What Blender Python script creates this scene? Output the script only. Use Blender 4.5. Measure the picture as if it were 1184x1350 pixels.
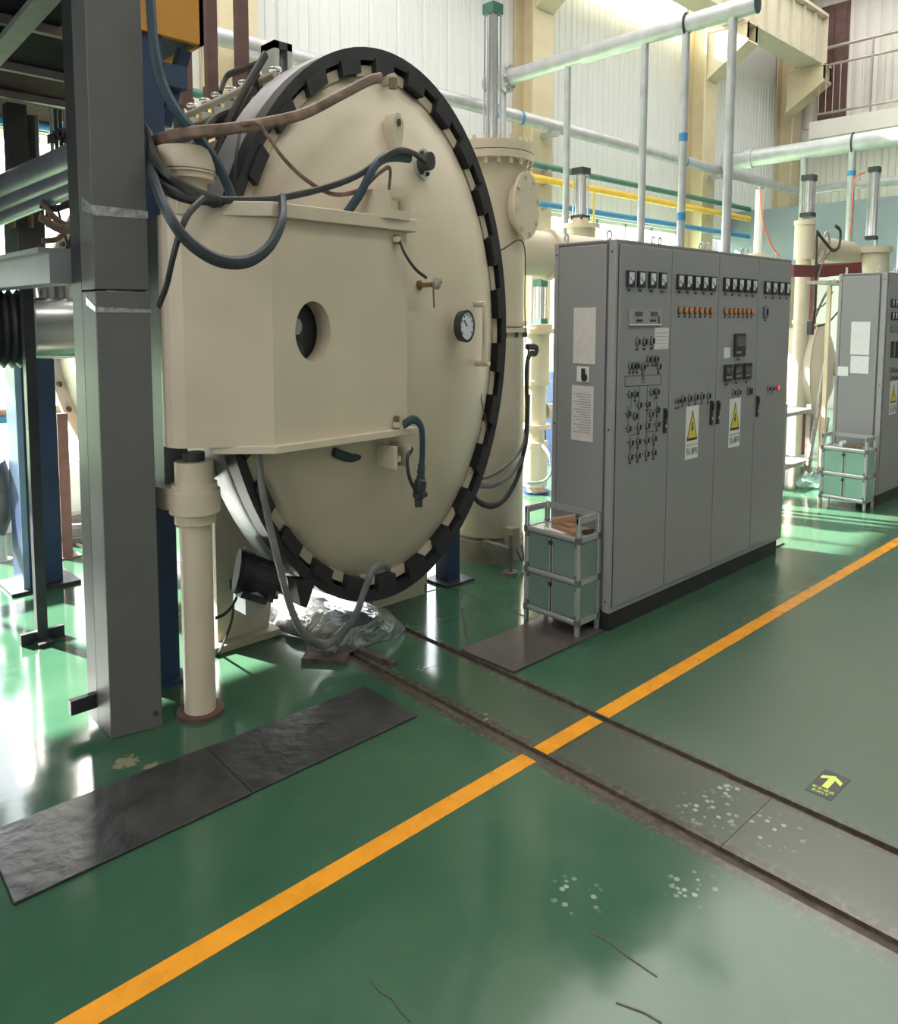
import bpy, math, random
import numpy as np
from mathutils import Vector
random.seed(7)
for o in list(bpy.data.objects): bpy.data.objects.remove(o)
SC = bpy.context.scene
COL = SC.collection

# ------------------------------------------------------------------ camera
H = 1.70                                   # eye height
F, CY = 1023.96, 507.0                     # focal length and principal row for a 1184x1350 frame
def basis(yaw, pitch, roll):
    f = np.array([math.cos(yaw)*math.cos(pitch), math.sin(yaw)*math.cos(pitch), math.sin(pitch)])
    r = np.cross(f, [0, 0, 1]); r /= np.linalg.norm(r); d = np.cross(f, r)
    c, s = math.cos(roll), math.sin(roll)
    return np.array([c*r+s*d, -s*r+c*d, f])
M = basis(.814146, -.0859847, -.0023324)
cam_data = bpy.data.cameras.new('camera'); cam = bpy.data.objects.new('camera', cam_data); COL.objects.link(cam)
cam_data.sensor_fit = 'HORIZONTAL'; cam_data.sensor_width = 36; cam_data.lens = 36*F/1184
cam_data.shift_y = -(675-CY)/1184; cam_data.clip_start = .05; cam_data.clip_end = 200
from mathutils import Matrix
rot = Matrix(((M[0][0], -M[1][0], -M[2][0]), (M[0][1], -M[1][1], -M[2][1]), (M[0][2], -M[1][2], -M[2][2])))
cam.matrix_world = Matrix.Translation((0, 0, H)) @ rot.to_4x4()
SC.camera = cam
# ------------------------------------------------------------------ world, sun, lamps, exposure
SC.view_settings.view_transform = 'Standard'; SC.view_settings.look = 'None'
SC.view_settings.gamma = 1; SC.view_settings.use_curve_mapping = False
SC.view_settings.exposure = 0.14
W = bpy.data.worlds.new('sky'); SC.world = W; W.use_nodes = True
W.node_tree.nodes['Background'].inputs[0].default_value = (.93, .97, 1, 1)
W.node_tree.nodes['Background'].inputs[1].default_value = 7.5
sl = bpy.data.lights.new('sun', 'SUN'); sl.energy = 46; sl.angle = .02; sl.color = (1, .95, .86)
sun = bpy.data.objects.new('sun', sl); COL.objects.link(sun); sun.location = (2, 12, 8)
sun.rotation_euler = Vector((.34, -1, -.64)).to_track_quat('-Z', 'Y').to_euler()
def area(name, loc, d, sx, sy, e, c=(1, 1, 1)):
    l = bpy.data.lights.new(name, 'AREA'); l.shape = 'RECTANGLE'; l.size = sx; l.size_y = sy; l.energy = e; l.color = c
    o = bpy.data.objects.new(name, l); COL.objects.link(o); o.location = loc
    o.rotation_euler = Vector(d).to_track_quat('-Z', 'Y').to_euler(); return o
area('roof_light', (9.5, 4.2, 7.6), (0, 0, -1), 10, 4.4, 400, (1, .96, .91))
area('roof_light', (2.0, 4.6, 7.6), (0, 0, -1), 6, 2.4, 280, (1, .96, .90))
area('roof_light', (3.2, -.6, 7.6), (0, 0, -1), 8, 2.2, 200, (1, .94, .86))

area('side_fill_light', (-5.3, 1.5, 3.6), (1, 0, -.15), 7, 2.6, 200, (1, .98, .96))  # added fill lamp for the left-facing sides; the left wall has no window

# ------------------------------------------------------------------ pixel of the survey photograph -> point on a known plane
CAM = np.array([0, 0, H])
def ray(x, y): return M.T @ np.array([(x-592)/F, (y-CY)/F, 1.])
def az(x, y, z=0.): r = ray(x, y); return tuple(CAM+r*(z-H)/r[2])
def ax(x, y, X): r = ray(x, y); return tuple(CAM+r*X/r[0])
def ay(x, y, Y): r = ray(x, y); return tuple(CAM+r*Y/r[1])
def zat(y, X, Y):
    lo, hi = -3., 14.
    for _ in range(50):
        m = (lo+hi)/2; q = M @ (np.array([X, Y, m])-CAM)
        if CY+F*q[1]/q[2] > y: lo = m
        else: hi = m
    return m
ZS = 1.5           # upright sections are taller than wide here

# ------------------------------------------------------------------ materials
def mat(name, col, rough=.5, metal=0., var=.12, scale=6., bump=0., bscale=60., rvar=0., emit=None, spec=.5, col2=None, coat=0.):
    m = bpy.data.materials.new(name); m.use_nodes = True; nt = m.node_tree; b = nt.nodes['Principled BSDF']
    b.inputs['Roughness'].default_value = rough; b.inputs['Metallic'].default_value = metal
    b.inputs['Specular IOR Level'].default_value = spec; b.inputs['Coat Weight'].default_value = coat
    tc = nt.nodes.new('ShaderNodeTexCoord')
    n = nt.nodes.new('ShaderNodeTexNoise'); n.inputs['Scale'].default_value = scale; n.inputs['Detail'].default_value = 6
    nt.links.new(tc.outputs['Object'], n.inputs['Vector'])
    r = nt.nodes.new('ShaderNodeValToRGB'); r.color_ramp.elements[0].position = .3; r.color_ramp.elements[1].position = .7
    c2 = col2 or tuple(min(1, c*(1+var)) for c in col); c1 = tuple(c*(1-var) for c in col)
    r.color_ramp.elements[0].color = (*c1, 1); r.color_ramp.elements[1].color = (*c2, 1)
    nt.links.new(n.outputs['Fac'], r.inputs['Fac']); nt.links.new(r.outputs['Color'], b.inputs['Base Color'])
    if rvar:
        mr = nt.nodes.new('ShaderNodeMapRange'); mr.inputs['To Min'].default_value = max(0, rough-rvar); mr.inputs['To Max'].default_value = rough+rvar
        nt.links.new(n.outputs['Fac'], mr.inputs['Value']); nt.links.new(mr.outputs[0], b.inputs['Roughness'])
    if bump:
        n2 = nt.nodes.new('ShaderNodeTexNoise'); n2.inputs['Scale'].default_value = bscale; n2.inputs['Detail'].default_value = 3
        nt.links.new(tc.outputs['Object'], n2.inputs['Vector'])
        bp = nt.nodes.new('ShaderNodeBump'); bp.inputs['Strength'].default_value = bump; bp.inputs['Distance'].default_value = .02
        nt.links.new(n2.outputs['Fac'], bp.inputs['Height']); nt.links.new(bp.outputs[0], b.inputs['Normal'])
    if emit:
        b.inputs['Emission Color'].default_value = (*emit[:3], 1); b.inputs['Emission Strength'].default_value = emit[3]
    return m
CREAM = mat('cream_paint', (.60, .515, .40), .38, var=.05, scale=3, bump=.03, bscale=40)
CREAM2 = mat('cream_paint_dull', (.55, .48, .37), .5, var=.1, scale=5, bump=.03)
BLACK = mat('black_steel', (.022, .022, .026), .5, var=.3)
RUB = mat('black_rubber', (.02, .02, .022), .55, var=.3, scale=12)
GREYST = mat('grey_column_paint', (.115, .115, .112), .5, var=.08, scale=4, bump=.03)
GREYBM = mat('grey_beam_paint', (.24, .25, .27), .45, var=.1)
CAB = mat('cabinet_grey', (.265, .265, .275), .42, var=.03, scale=2, bump=.02, bscale=150)
CABF = mat('cabinet_frame_grey', (.30, .30, .30), .42, var=.03)
CABD = mat('cabinet_base_dark', (.02, .02, .021), .6, var=.3)
SEAM = mat('dark_gap', (.04, .04, .043), .7)
BLUE = mat('blue_steel', (.022, .05, .12), .45, var=.2)
BLUEB = mat('bright_blue_paint', (.04, .22, .45), .45)
BROWN = mat('red_brown_primer', (.11, .055, .05), .6, var=.25, scale=9)
MAROON = mat('maroon_paint', (.17, .03, .035), .5)
ORANGE = mat('orange_crane_paint', (.68, .30, .035), .45, var=.05)
RUST = mat('rusty_hose', (.20, .13, .10), .65, var=.5, scale=14)
HOSEB = mat('blue_grey_hose', (.028, .055, .08), .5, var=.25, scale=10)
SLATE = mat('slate_hose', (.032, .042, .052), .5, var=.3)
HOSEK = mat('dark_hose', (.03, .03, .03), .5, var=.4, scale=14)
HOSEG = mat('grey_hose', (.16, .165, .16), .45, var=.3, scale=10)
GALV = mat('galvanised_pipe', (.42, .43, .45), .38, .35, var=.12, scale=8)
SILV = mat('bright_steel', (.62, .62, .64), .24, .9, var=.1)
FOIL = mat('crinkled_foil', (.46, .47, .5), .28, .9, var=.1, bump=.9, bscale=14)
SILVFL = mat('silver_flange_paint', (.40, .40, .42), .35, .3, var=.15, scale=7)
ALU = mat('aluminium_tube', (.50, .51, .52), .35, .6, var=.06)
ALUC = mat('grey_plastic_joint', (.12, .13, .13), .5)
GLSHELF = mat('green_glass_panel', (.16, .24, .20), .15, var=.05, spec=.6)
GLSHELF2 = mat('pale_green_glass_panel', (.24, .42, .34), .15, var=.05)
PAPER = mat('paper', (.62, .58, .57), .8, var=.05, scale=30)
PAPERW = mat('white_paper', (.70, .70, .72), .8, var=.04, scale=30)
INK = mat('dark_print', (.03, .03, .035), .6)
INKG = mat('grey_print', (.36, .34, .34), .8)
WHITE = mat('white_enamel', (.75, .75, .74), .4, var=.03)
YEL = mat('sign_yellow', (.72, .60, .05), .5, var=.03)
YPIPE = mat('yellow_pipe_paint', (.75, .48, .06), .45)
GPIPE = mat('green_pipe_paint', (.05, .16, .12), .45)
LINE = mat("orange_floor_paint", (.78, .31, .018), .28, var=.10, scale=9, rvar=.06)
PLATE = mat('dark_rubber_plate', (.035, .036, .035), .38, var=.4, scale=7, bump=.25, bscale=18, rvar=.14)
PLATE2 = mat('brown_grey_plate', (.075, .062, .058), .32, var=.25, scale=5, rvar=.08)
GLOWG = mat('sign_photoluminescent', (.72, .90, .18), .5, var=.03)
SIGNK = mat('sign_dark', (.055, .06, .05), .45, var=.15)
AMBER = mat('amber_lens', (.62, .22, .05), .3)
REDL = mat('red_indicator', (.8, .05, .05), .3, emit=(1, .08, .06, .7))
TEALK = mat('teal_knob', (.02, .09, .08), .4)
BLUEK = mat('blue_switch_plate', (.06, .10, .22), .4)
DIAL = mat('dial_face', (.62, .66, .72), .3, var=.03)
DISP = mat('dark_display', (.07, .075, .085), .25)
WALLW = mat('white_cladding', (.66, .665, .68), .45, var=.03, scale=2)
WALLP = mat('pinkish_cladding', (.66, .62, .60), .5, var=.03, scale=2)
WALLL = mat('low_wall_plaster', (.62, .66, .70), .6, var=.06)
BEIGE = mat('beige_steel', (.62, .53, .36), .45, var=.05)
BEIGE2 = mat('pale_beige_girder', (.60, .55, .43), .45, var=.05)
PART = mat('blue_grey_partition', (.20, .235, .275), .5, var=.08, scale=1.5)
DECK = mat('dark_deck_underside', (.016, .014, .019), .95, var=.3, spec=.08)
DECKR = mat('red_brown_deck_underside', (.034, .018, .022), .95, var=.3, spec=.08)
DARKM = mat('dark_machine', (.035, .037, .042), .45, var=.3)
TAN = mat('leather_tan', (.33, .19, .11), .6, var=.15)
BRASS = mat('tarnished_brass', (.22, .16, .09), .4, .5, var=.2)
PEACH = mat('pale_pink_elbow', (.60, .40, .30), .45)
ORL = mat('coral_air_hose', (.75, .16, .10), .4)
DUST = mat('dusty_grey', (.30, .29, .26), .7, var=.3, scale=20)
CONC = mat('exterior_grass', (.30, .48, .25), .9, var=.2, scale=3)
RAILM = mat('steel_railing', (.33, .30, .28), .35, .5)

# ------------------------------------------------------------------ mesh builder
def catmull(P, n=6):
    P = [np.array(p, float) for p in P]
    if len(P) < 3: return P
    Q = [2*P[0]-P[1]]+P+[2*P[-1]-P[-2]]; out = []
    for i in range(1, len(Q)-2):
        for k in range(n):
            t = k/n; a, b, c, d = Q[i-1:i+3]
            out.append(.5*((2*b)+(c-a)*t+(2*a-5*b+4*c-d)*t*t+(3*b-a-3*c+d)*t**3))
    return out+[P[-1]]
class MB:
    def __init__(s): s.v, s.f, s.m, s.sm, s.mats = [], [], [], [], []
    def mi(s, m):
        if m not in s.mats: s.mats.append(m)
        return s.mats.index(m)
    def add(s, v, f, m, smooth=False):
        o = len(s.v); k = s.mi(m); s.v += [tuple(map(float, p)) for p in v]
        for q in f: s.f.append(tuple(o+i for i in q)); s.m.append(k); s.sm.append(smooth)
        return s
    def box(s, a, b, m, rz=0, c=None):
        x0, y0, z0 = a; x1, y1, z1 = b
        v = [(x0,y0,z0),(x1,y0,z0),(x1,y1,z0),(x0,y1,z0),(x0,y0,z1),(x1,y0,z1),(x1,y1,z1),(x0,y1,z1)]
        if rz:
            cx, cy = c or ((x0+x1)/2, (y0+y1)/2); C_, S_ = math.cos(rz), math.sin(rz)
            v = [(cx+(x-cx)*C_-(y-cy)*S_, cy+(x-cx)*S_+(y-cy)*C_, z) for x, y, z in v]
        return s.add(v, [(0,3,2,1),(4,5,6,7),(0,1,5,4),(1,2,6,5),(2,3,7,6),(3,0,4,7)], m)
    def prism(s, poly, z0, z1, m):                       # plan polygon pulled up
        n = len(poly); v = [(x, y, z0) for x, y in poly]+[(x, y, z1) for x, y in poly]
        f = [tuple(reversed(range(n))), tuple(range(n, 2*n))]+[(i, (i+1) % n, n+(i+1) % n, n+i) for i in range(n)]
        return s.add(v, f, m)
    def prismy(s, poly, y0, y1, m):                      # (x,z) outline given thickness along y
        n = len(poly); v = [(x, y0, z) for x, z in poly]+[(x, y1, z) for x, z in poly]
        f = [tuple(range(n)), tuple(reversed(range(n, 2*n)))]+[(i, n+i, n+(i+1) % n, (i+1) % n) for i in range(n)]
        return s.add(v, f, m)
    def bar(s, p, q, w, h, m):                           # beam between two points, w sideways, h in the other
        p = np.array(p, float); q = np.array(q, float); t = q-p; t /= np.linalg.norm(t)
        up = np.array([0, 0, 1.]) if abs(t[2]) < .95 else np.array([0, 1., 0])
        a = np.cross(t, up); a /= np.linalg.norm(a); b = np.cross(a, t)
        v = [c+a*i*w/2+b*j*h/2 for c in (p, q) for i, j in ((-1,-1),(1,-1),(1,1),(-1,1))]
        return s.add(v, [(0,1,2,3),(7,6,5,4),(0,4,5,1),(1,5,6,2),(2,6,7,3),(3,7,4,0)], m)
    def lathe(s, c, prof, m, n=28, rx=1, ry=1, axis='z', smooth=True, a0=0, a1=2*math.pi):
        # prof: list of (radius, offset along the axis); round the z axis, or the y axis with rx (x) and ry (z)
        cx, cy, cz = c; full = abs(a1-a0-2*math.pi) < 1e-6; k = n if full else n+1; v = []
        for r, h in prof:
            for i in range(k):
                t = a0+(a1-a0)*i/n; u, w = r*rx*math.cos(t), r*ry*math.sin(t)
                v.append((cx+u, cy+w, cz+h) if axis == 'z' else ((cx+u, cy+h, cz+w) if axis == 'y' else (cx+h, cy+u, cz+w)))
        f = []
        for j in range(len(prof)-1):
            for i in range(n):
                i2 = (i+1) % k
                q = (j*k+i, j*k+i2, (j+1)*k+i2, (j+1)*k+i)
                f.append(q if axis != 'y' else q[::-1])
        s.add(v, f, m, smooth)
        if full and prof[0] != prof[-1] and not (len(prof) == 2 and prof[0][1] == prof[1][1]):
            for j in (0, len(prof)-1):
                if prof[j][0] > 1e-5: s.add(v[j*k:(j+1)*k], [tuple(range(k))], m)
        return s
    def cyl(s, c, r, z0, z1, m, n=24, r2=None):
        return s.lathe((c[0], c[1], 0), [(r, z0), (r if r2 is None else r2, z1)], m, n)
    def cyly(s, c, r, y0, y1, m, n=20):                  # round bar along y, upright radius r*ZS
        return s.lathe((c[0], 0, c[1]), [(r, y0), (r, y1)], m, n, 1, ZS, 'y')
    def cylx(s, c, r, x0, x1, m, n=20):
        return s.lathe((0, c[0], c[1]), [(r, x0), (r, x1)], m, n, 1, ZS, 'x')
    def tube(s, P, r, m, n=8, sub=6, smooth=True):
        Q = catmull(P, sub) if smooth else [np.array(p, float) for p in P]
        Q = [q*np.array([1, 1, 1/ZS]) for q in Q]; v = []; up = None
        for i, q in enumerate(Q):
            t = Q[min(i+1, len(Q)-1)]-Q[max(i-1, 0)]; t = t/(np.linalg.norm(t)+1e-9)
            if up is None: up = np.array([0, 0, 1.]) if abs(t[2]) < .9 else np.array([1., 0, 0])
            a = np.cross(t, up); a /= np.linalg.norm(a)+1e-9; b = np.cross(a, t); up = b
            rr = r[i] if isinstance(r, list) else r
            for k in range(n):
                g = 2*math.pi*k/n; p = q+rr*(math.cos(g)*a+math.sin(g)*b); v.append((p[0], p[1], p[2]*ZS))
        f = [(i*n+k, i*n+(k+1) % n, (i+1)*n+(k+1) % n, (i+1)*n+k) for i in range(len(Q)-1) for k in range(n)]
        s.add(v, f, m, True); s.add(v[:n], [tuple(reversed(range(n)))], m); s.add(v[-n:], [tuple(range(n))], m); return s
    def ball(s, c, r, m, n=12):
        pr = [(r*math.sin(math.pi*j/n)+1e-6, -r*ZS*math.cos(math.pi*j/n)) for j in range(n+1)]
        return s.lathe(c, pr, m, n)
    def torus(s, c, R, r, m, plane='xz', n=20):
        P = []
        for i in range(n+1):
            t = 2*math.pi*i/n; u, w = R*math.cos(t), R*math.sin(t)
            P.append((c[0]+u, c[1], c[2]+w*ZS) if plane == 'xz' else ((c[0], c[1]+u, c[2]+w*ZS) if plane == 'yz' else (c[0]+u, c[1]+w, c[2])))
        return s.tube(P, r, m, 6, 1, False)
    def build(s, name, parent=None, base=None, bevel=0):
        me = bpy.data.meshes.new(name)
        if parent is not None:
            r = parent
            while r.parent: r = r.parent
            off = r.location
        else:
            a = np.array(s.v); off = base if base is not None else ((a[:,0].min()+a[:,0].max())/2, (a[:,1].min()+a[:,1].max())/2, a[:,2].min())
        me.from_pydata([(x-off[0], y-off[1], z-off[2]) for x, y, z in s.v], [], s.f)
        for m in s.mats: me.materials.append(m)
        me.polygons.foreach_set('material_index', s.m); me.polygons.foreach_set('use_smooth', s.sm); me.update(); me.set_sharp_from_angle(angle=.6)
        o = bpy.data.objects.new(name, me); COL.objects.link(o)
        if parent is not None: o.parent = parent
        else: o.location = off
        if bevel:
            b = o.modifiers.new('bevel', 'BEVEL'); b.width = bevel; b.segments = 2; b.limit_method = 'ANGLE'
        return o
def tag(o, label=None, cat=None, group=None, kind=None):
    for k, x in (('label', label), ('category', cat), ('group', group), ('kind', kind)):
        if x: o[k] = x
    return o
def thing(name, loc, label, cat, group=None):
    o = bpy.data.objects.new(name, None); COL.objects.link(o); o.location = loc; o.empty_display_size = .1
    return tag(o, label, cat, group)
def struct(mb, name, parent=None, **k): return tag(mb.build(name, parent, **k), kind='structure') if parent is None else mb.build(name, parent, **k)
def dup(root, loc):
    r = root.copy(); COL.objects.link(r); r.location = loc
    for ch in list(root.children):
        c = ch.copy(); COL.objects.link(c); c.parent = r
        for g in list(ch.children): d = g.copy(); COL.objects.link(d); d.parent = c
    return r
def place(mesh_obj, name, loc, parent=None, sc=None):
    o = mesh_obj.copy(); o.name = name; COL.objects.link(o); o.location = loc
    if parent is not None: o.parent = parent
    if sc: o.scale = sc
    return o
def glyphs(body, size, sx=1., sy=1.):
    cu = bpy.data.curves.new('lettering', 'FONT'); cu.body = body; cu.size = size; cu.align_x = 'CENTER'; cu.align_y = 'CENTER'; cu.resolution_u = 2
    ob = bpy.data.objects.new('lettering', cu); COL.objects.link(ob)
    dg = bpy.context.evaluated_depsgraph_get(); me = bpy.data.meshes.new_from_object(ob.evaluated_get(dg))
    v = [(p.co.x*sx, p.co.y*sy) for p in me.vertices]; f = [tuple(p.vertices) for p in me.polygons]
    bpy.data.objects.remove(ob); bpy.data.meshes.remove(me); return v, f

# ------------------------------------------------------------------ floor
GX1, GX2 = (2.215, 2.268), (2.640, 2.675)          # the two grooves beside the trench plates
YW, XW, XL, YF, ZC = 6.75, 15.3, -5.5, -6.0, 7.9   # walls and roof
def floor_mat():
    m = bpy.data.materials.new('green_epoxy_floor'); m.use_nodes = True; nt = m.node_tree; L = nt.links.new; N = nt.nodes.new
    b = nt.nodes['Principled BSDF']; tc = N('ShaderNodeNewGeometry')
    sep = N('ShaderNodeSeparateXYZ'); L(tc.outputs['Position'], sep.inputs[0])
    def noise(sc, det=5):
        n = N('ShaderNodeTexNoise'); n.inputs['Scale'].default_value = sc; n.inputs['Detail'].default_value = det; L(tc.outputs['Position'], n.inputs['Vector']); return n.outputs['Fac']
    def math_(op, a, c=None, d=None):
        n = N('ShaderNodeMath'); n.operation = op; n.use_clamp = False
        for i, q in enumerate((a, c, d)):
            if q is None: continue
            if isinstance(q, (int, float)): n.inputs[i].default_value = q
            else: L(q, n.inputs[i])
        return n.outputs[0]
    def mix(f, a, c):
        n = N('ShaderNodeMix'); n.data_type = 'RGBA'
        for k, q in ((0, f), (6, a), (7, c)):
            if isinstance(q, (int, float)): n.inputs[k].default_value = q
            elif isinstance(q, tuple): n.inputs[k].default_value = (*q, 1)
            else: L(q, n.inputs[k])
        return n.outputs[2]
    def rng(v, a, c):
        n = N('ShaderNodeMapRange'); n.interpolation_type = 'SMOOTHSTEP'; L(v, n.inputs[0]); n.inputs[1].default_value = a; n.inputs[2].default_value = c; return n.outputs[0]
    big = noise(.9, 4); mid = noise(5, 6); fine = noise(38, 4)
    col = mix(rng(big, .35, .68), (.034, .098, .058), (.052, .122, .074))
    col = mix(math_('MULTIPLY', rng(mid, .5, .75), .35), col, (.06, .13, .08))
    x = sep.outputs[0]; y = sep.outputs[1]
    wob = math_('MULTIPLY_ADD', mid, .05, -.025)
    xw = math_('ADD', x, wob)
    # worn, greyer right-hand walkway and dirty trench plates
    worn = math_('MULTIPLY', rng(math_('ADD', x, math_('MULTIPLY', big, 1.2)), 2.3, 3.6), rng(y, 2.6, 1.2))
    col = mix(math_('MULTIPLY', worn, .6), col, (.088, .105, .075))
    tr = math_('MULTIPLY', rng(xw, 2.235, 2.25), rng(xw, 2.665, 2.65))
    col = mix(math_('MULTIPLY', tr, math_('MULTIPLY', rng(y, 3.0, 1.6), .8)), col, (.076, .082, .062))
    # brown, worn-through edges along the grooves
    for gx, w in ((2.24, .055), (2.657, .028)):
        d = math_('ABSOLUTE', math_('SUBTRACT', math_('ADD', x, math_('MULTIPLY_ADD', fine, .05, -.025)), gx))
        col = mix(math_('MULTIPLY', rng(d, w+.012, w), .8), col, (.075, .056, .044))
        d2 = rng(d, w+.05, w+.01)
        col = mix(math_('MULTIPLY', math_('MULTIPLY', d2, rng(fine, .52, .6)), .5), col, (.14, .14, .11))
    # pale paint drips
    vo = N('ShaderNodeTexVoronoi'); vo.inputs['Scale'].default_value = 34; L(tc.outputs['Position'], vo.inputs['Vector'])
    dots = rng(math_('ADD', vo.outputs['Distance'], math_('MULTIPLY_ADD', fine, .3, -.15)), .36, .24)
    spots = None
    for px, py, rad in ((915,1170,.11),(935,1068,.14),(1020,1095,.13),(760,1180,.10),(560,880,.05),(960,1040,.08),(640,945,.04)):
        c = az(px, py); dv = N('ShaderNodeVectorMath'); dv.operation = 'DISTANCE'; L(tc.outputs['Position'], dv.inputs[0]); dv.inputs[1].default_value = c
        g = rng(dv.outputs['Value'], rad, rad*.25); spots = g if spots is None else math_('MAXIMUM', spots, g)
    col = mix(math_('MULTIPLY', math_('MULTIPLY', dots, spots), .75), col, (.42, .47, .42))
    # scattered bare patches
    for px, py, rad in ((165,1005,.05),(200,1010,.03)):
        c = az(px, py); dv = N('ShaderNodeVectorMath'); dv.operation = 'DISTANCE'; L(tc.outputs['Position'], dv.inputs[0]); dv.inputs[1].default_value = c
        g = rng(math_('ADD', dv.outputs['Value'], math_('MULTIPLY_ADD', fine, .12, -.06)), rad, rad*.6)
        col = mix(math_('MULTIPLY', g, .7), col, (.34, .30, .19))
    col = mix(math_('MULTIPLY', rng(noise(16, 8), .66, .74), .45), col, (.05, .06, .05))
    L(col, b.inputs['Base Color'])
    rough = math_('MULTIPLY_ADD', mid, .10, .07)
    rough = math_('ADD', rough, math_('MULTIPLY', worn, .34))
    L(rough, b.inputs['Roughness']); b.inputs['Specular IOR Level'].default_value = .7
    bp = N('ShaderNodeBump'); bp.inputs['Strength'].default_value = .02; bp.inputs['Distance'].default_value = .03; L(noise(6, 3), bp.inputs['Height']); L(bp.outputs[0], b.inputs['Normal'])
    return m
FLOOR = floor_mat(); GROOVE = mat('brown_groove', (.085, .062, .05), .7, var=.5, scale=25)
mb = MB()
for x0, x1 in ((XL, GX1[0]), (GX2[1], XW)): mb.box((x0, YF, -.12), (x1, YW, 0), FLOOR)
mb.box((GX1[0], YF, -.12), (GX2[1], YW, -.016), GROOVE)
floor = struct(mb, 'floor', base=(0, 0, 0))
ys = [-6, -1.2, -.35, .52, 1.12, 1.83, 2.72, 3.6, 5.1, 6.74]
for a, b_ in zip(ys, ys[1:]): MB().box((GX1[1], a+.001, -.02), (GX2[0], b_-.001, -.001), FLOOR).build('trench_plate', floor)
# painted line, in three runs broken by the grooves
mb = MB(); m_seg = [(-5, GX1[0]-.012), (GX1[1]+.004, GX2[0]-.006), (GX2[1]+.006, 15.2)]
for a, b_ in m_seg: mb.box((a, 1.84, -.0005), (b_, 1.912, .0012), LINE)
struct(mb, 'trim_1', base=(0, 1.84, 0))
# seams and cracks
mb = MB()
def strip(P, w, m=SEAM):
    for p, q in zip(P, P[1:]): mb.bar((p[0], p[1], .0008), (q[0], q[1], .0008), w, .0016, m)
strip([az(548,784), az(592,773), az(606,779), az(650,796), az(700,816)], .011)
strip([az(540,783), az(500,797)], .02)
strip([az(611,777), az(606,795), az(611,815), az(613,833), az(617,850)], .006)
strip([az(488,1294), az(502,1309), az(518,1318), az(524,1330), az(541,1347)], .003)
strip([az(776,1228), az(800,1240), az(828,1262), az(866,1288)], .004, GROOVE); strip([az(812,1322), az(850,1336), az(872,1349)], .005, GROOVE)
struct(mb, 'trim_2', base=(3, 3, 0))

# ------------------------------------------------------------------ walls
cols_x = [-.65, 3.5, 7.65, 11.8, 15.05]
ZW0, ZW1 = .45, 3.12
zu = zat(16, 9.6, YW)                          # sill of the high windows
mb = MB(); mb.box((XL, YW, 0), (XW, YW+.2, ZW0), WALLL); mb.box((XL, YW, ZW1), (XW, YW+.2, zu), WALLW); mb.box((XL, YW, zu+1.2), (XW, YW+.2, ZC), WALLW)
for x in cols_x: mb.box((x-.28, YW+.02, 0), (x+.28, YW+.2, ZC), WALLW)
for a, b_ in ((cols_x[0], cols_x[1]), (cols_x[1], cols_x[2]), (cols_x[3], cols_x[4])): mb.box((a+.28, YW, zu), (b_-.28, YW+.2, zu+1.2), WALLW)
mb.box((XL, YW, ZW0), (cols_x[0]-.2, YW+.2, ZC), WALLW)
wb = struct(mb, 'wall_back')
def panel_mesh(name, w, h, m):
    mb = MB(); d = .022; P = [(0, 0), (w*.06, -d), (w*.28, -d), (w*.31, -d*.55), (w*.34, -d), (w*.62, -d), (w*.65, -d*.55), (w*.68, -d), (w*.94, -d), (w, 0)]
    mb.prism([(x, y) for x, y in P], 0, h, m); return mb
def panels(wall, x0, x1, z0, z1, m, along='x', fixed=0., n=None):
    n = n or max(1, round((x1-x0)/.36)); w = (x1-x0)/n; first = None
    for i in range(n):
        if first is None:
            first = panel_mesh('wall_panel', w, z1-z0, m).build('wall_panel', None, base=(0, 0, 0)); o = first
        else: o = first.copy(); COL.objects.link(o)
        if along == 'x': o.location = (x0+i*w, fixed, z0)
        else: o.location = (fixed, x0+(i+1)*w, z0); o.rotation_euler = (0, 0, -math.pi/2)
        o.parent = wall; o.matrix_parent_inverse = Matrix.Translation(-wall.location)
for a, b_ in zip(cols_x, cols_x[1:]): panels(wb, a+.2, b_-.2, ZW1+.03, zu-.03, WALLW, 'x', YW)
GLASS = bpy.data.materials.new('window_glass'); GLASS.use_nodes = True
nt = GLASS.node_tree; nt.nodes.remove(nt.nodes['Principled BSDF']); o_ = nt.nodes['Material Output']
t_ = nt.nodes.new('ShaderNodeBsdfTransparent'); g_ = nt.nodes.new('ShaderNodeBsdfGlossy'); g_.inputs['Roughness'].default_value = .03; x_ = nt.nodes.new('ShaderNodeMixShader'); x_.inputs[0].default_value = .04
t_.inputs[0].default_value = (.985, .99, .99, 1)
nt.links.new(t_.outputs[0], x_.inputs[1]); nt.links.new(g_.outputs[0], x_.inputs[2]); nt.links.new(x_.outputs[0], o_.inputs['Surface'])
wn = 0
def window(x0, x1, z0, z1, nm):
    global wn; wn += 1
    mb = MB(); f = .035
    mb.box((x0, YW+.06, z0), (x1, YW+.12, z0+f*1.4), WHITE); mb.box((x0, YW+.06, z1-f*1.4), (x1, YW+.12, z1), WHITE)
    for i in range(nm+1):
        x = x0+(x1-x0)*i/nm; mb.box((x-f/2, YW+.06, z0), (x+f/2, YW+.12, z1), WHITE)
    w = struct(mb, 'window_%d' % wn, base=((x0+x1)/2, YW+.09, z0))
    for i in range(nm):
        a = x0+(x1-x0)*i/nm; MB().box((a+f/2, YW+.086, z0+f*1.4), (a+(x1-x0)/nm-f/2, YW+.092, z1-f*1.4), GLASS).build('pane', w)
for a, b_ in zip(cols_x, cols_x[1:]): window(a+.28, b_-.28, ZW0, ZW1, 5)
window(cols_x[2]+.28, cols_x[3]-.28, zu, zu+1.2, 5)
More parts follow.
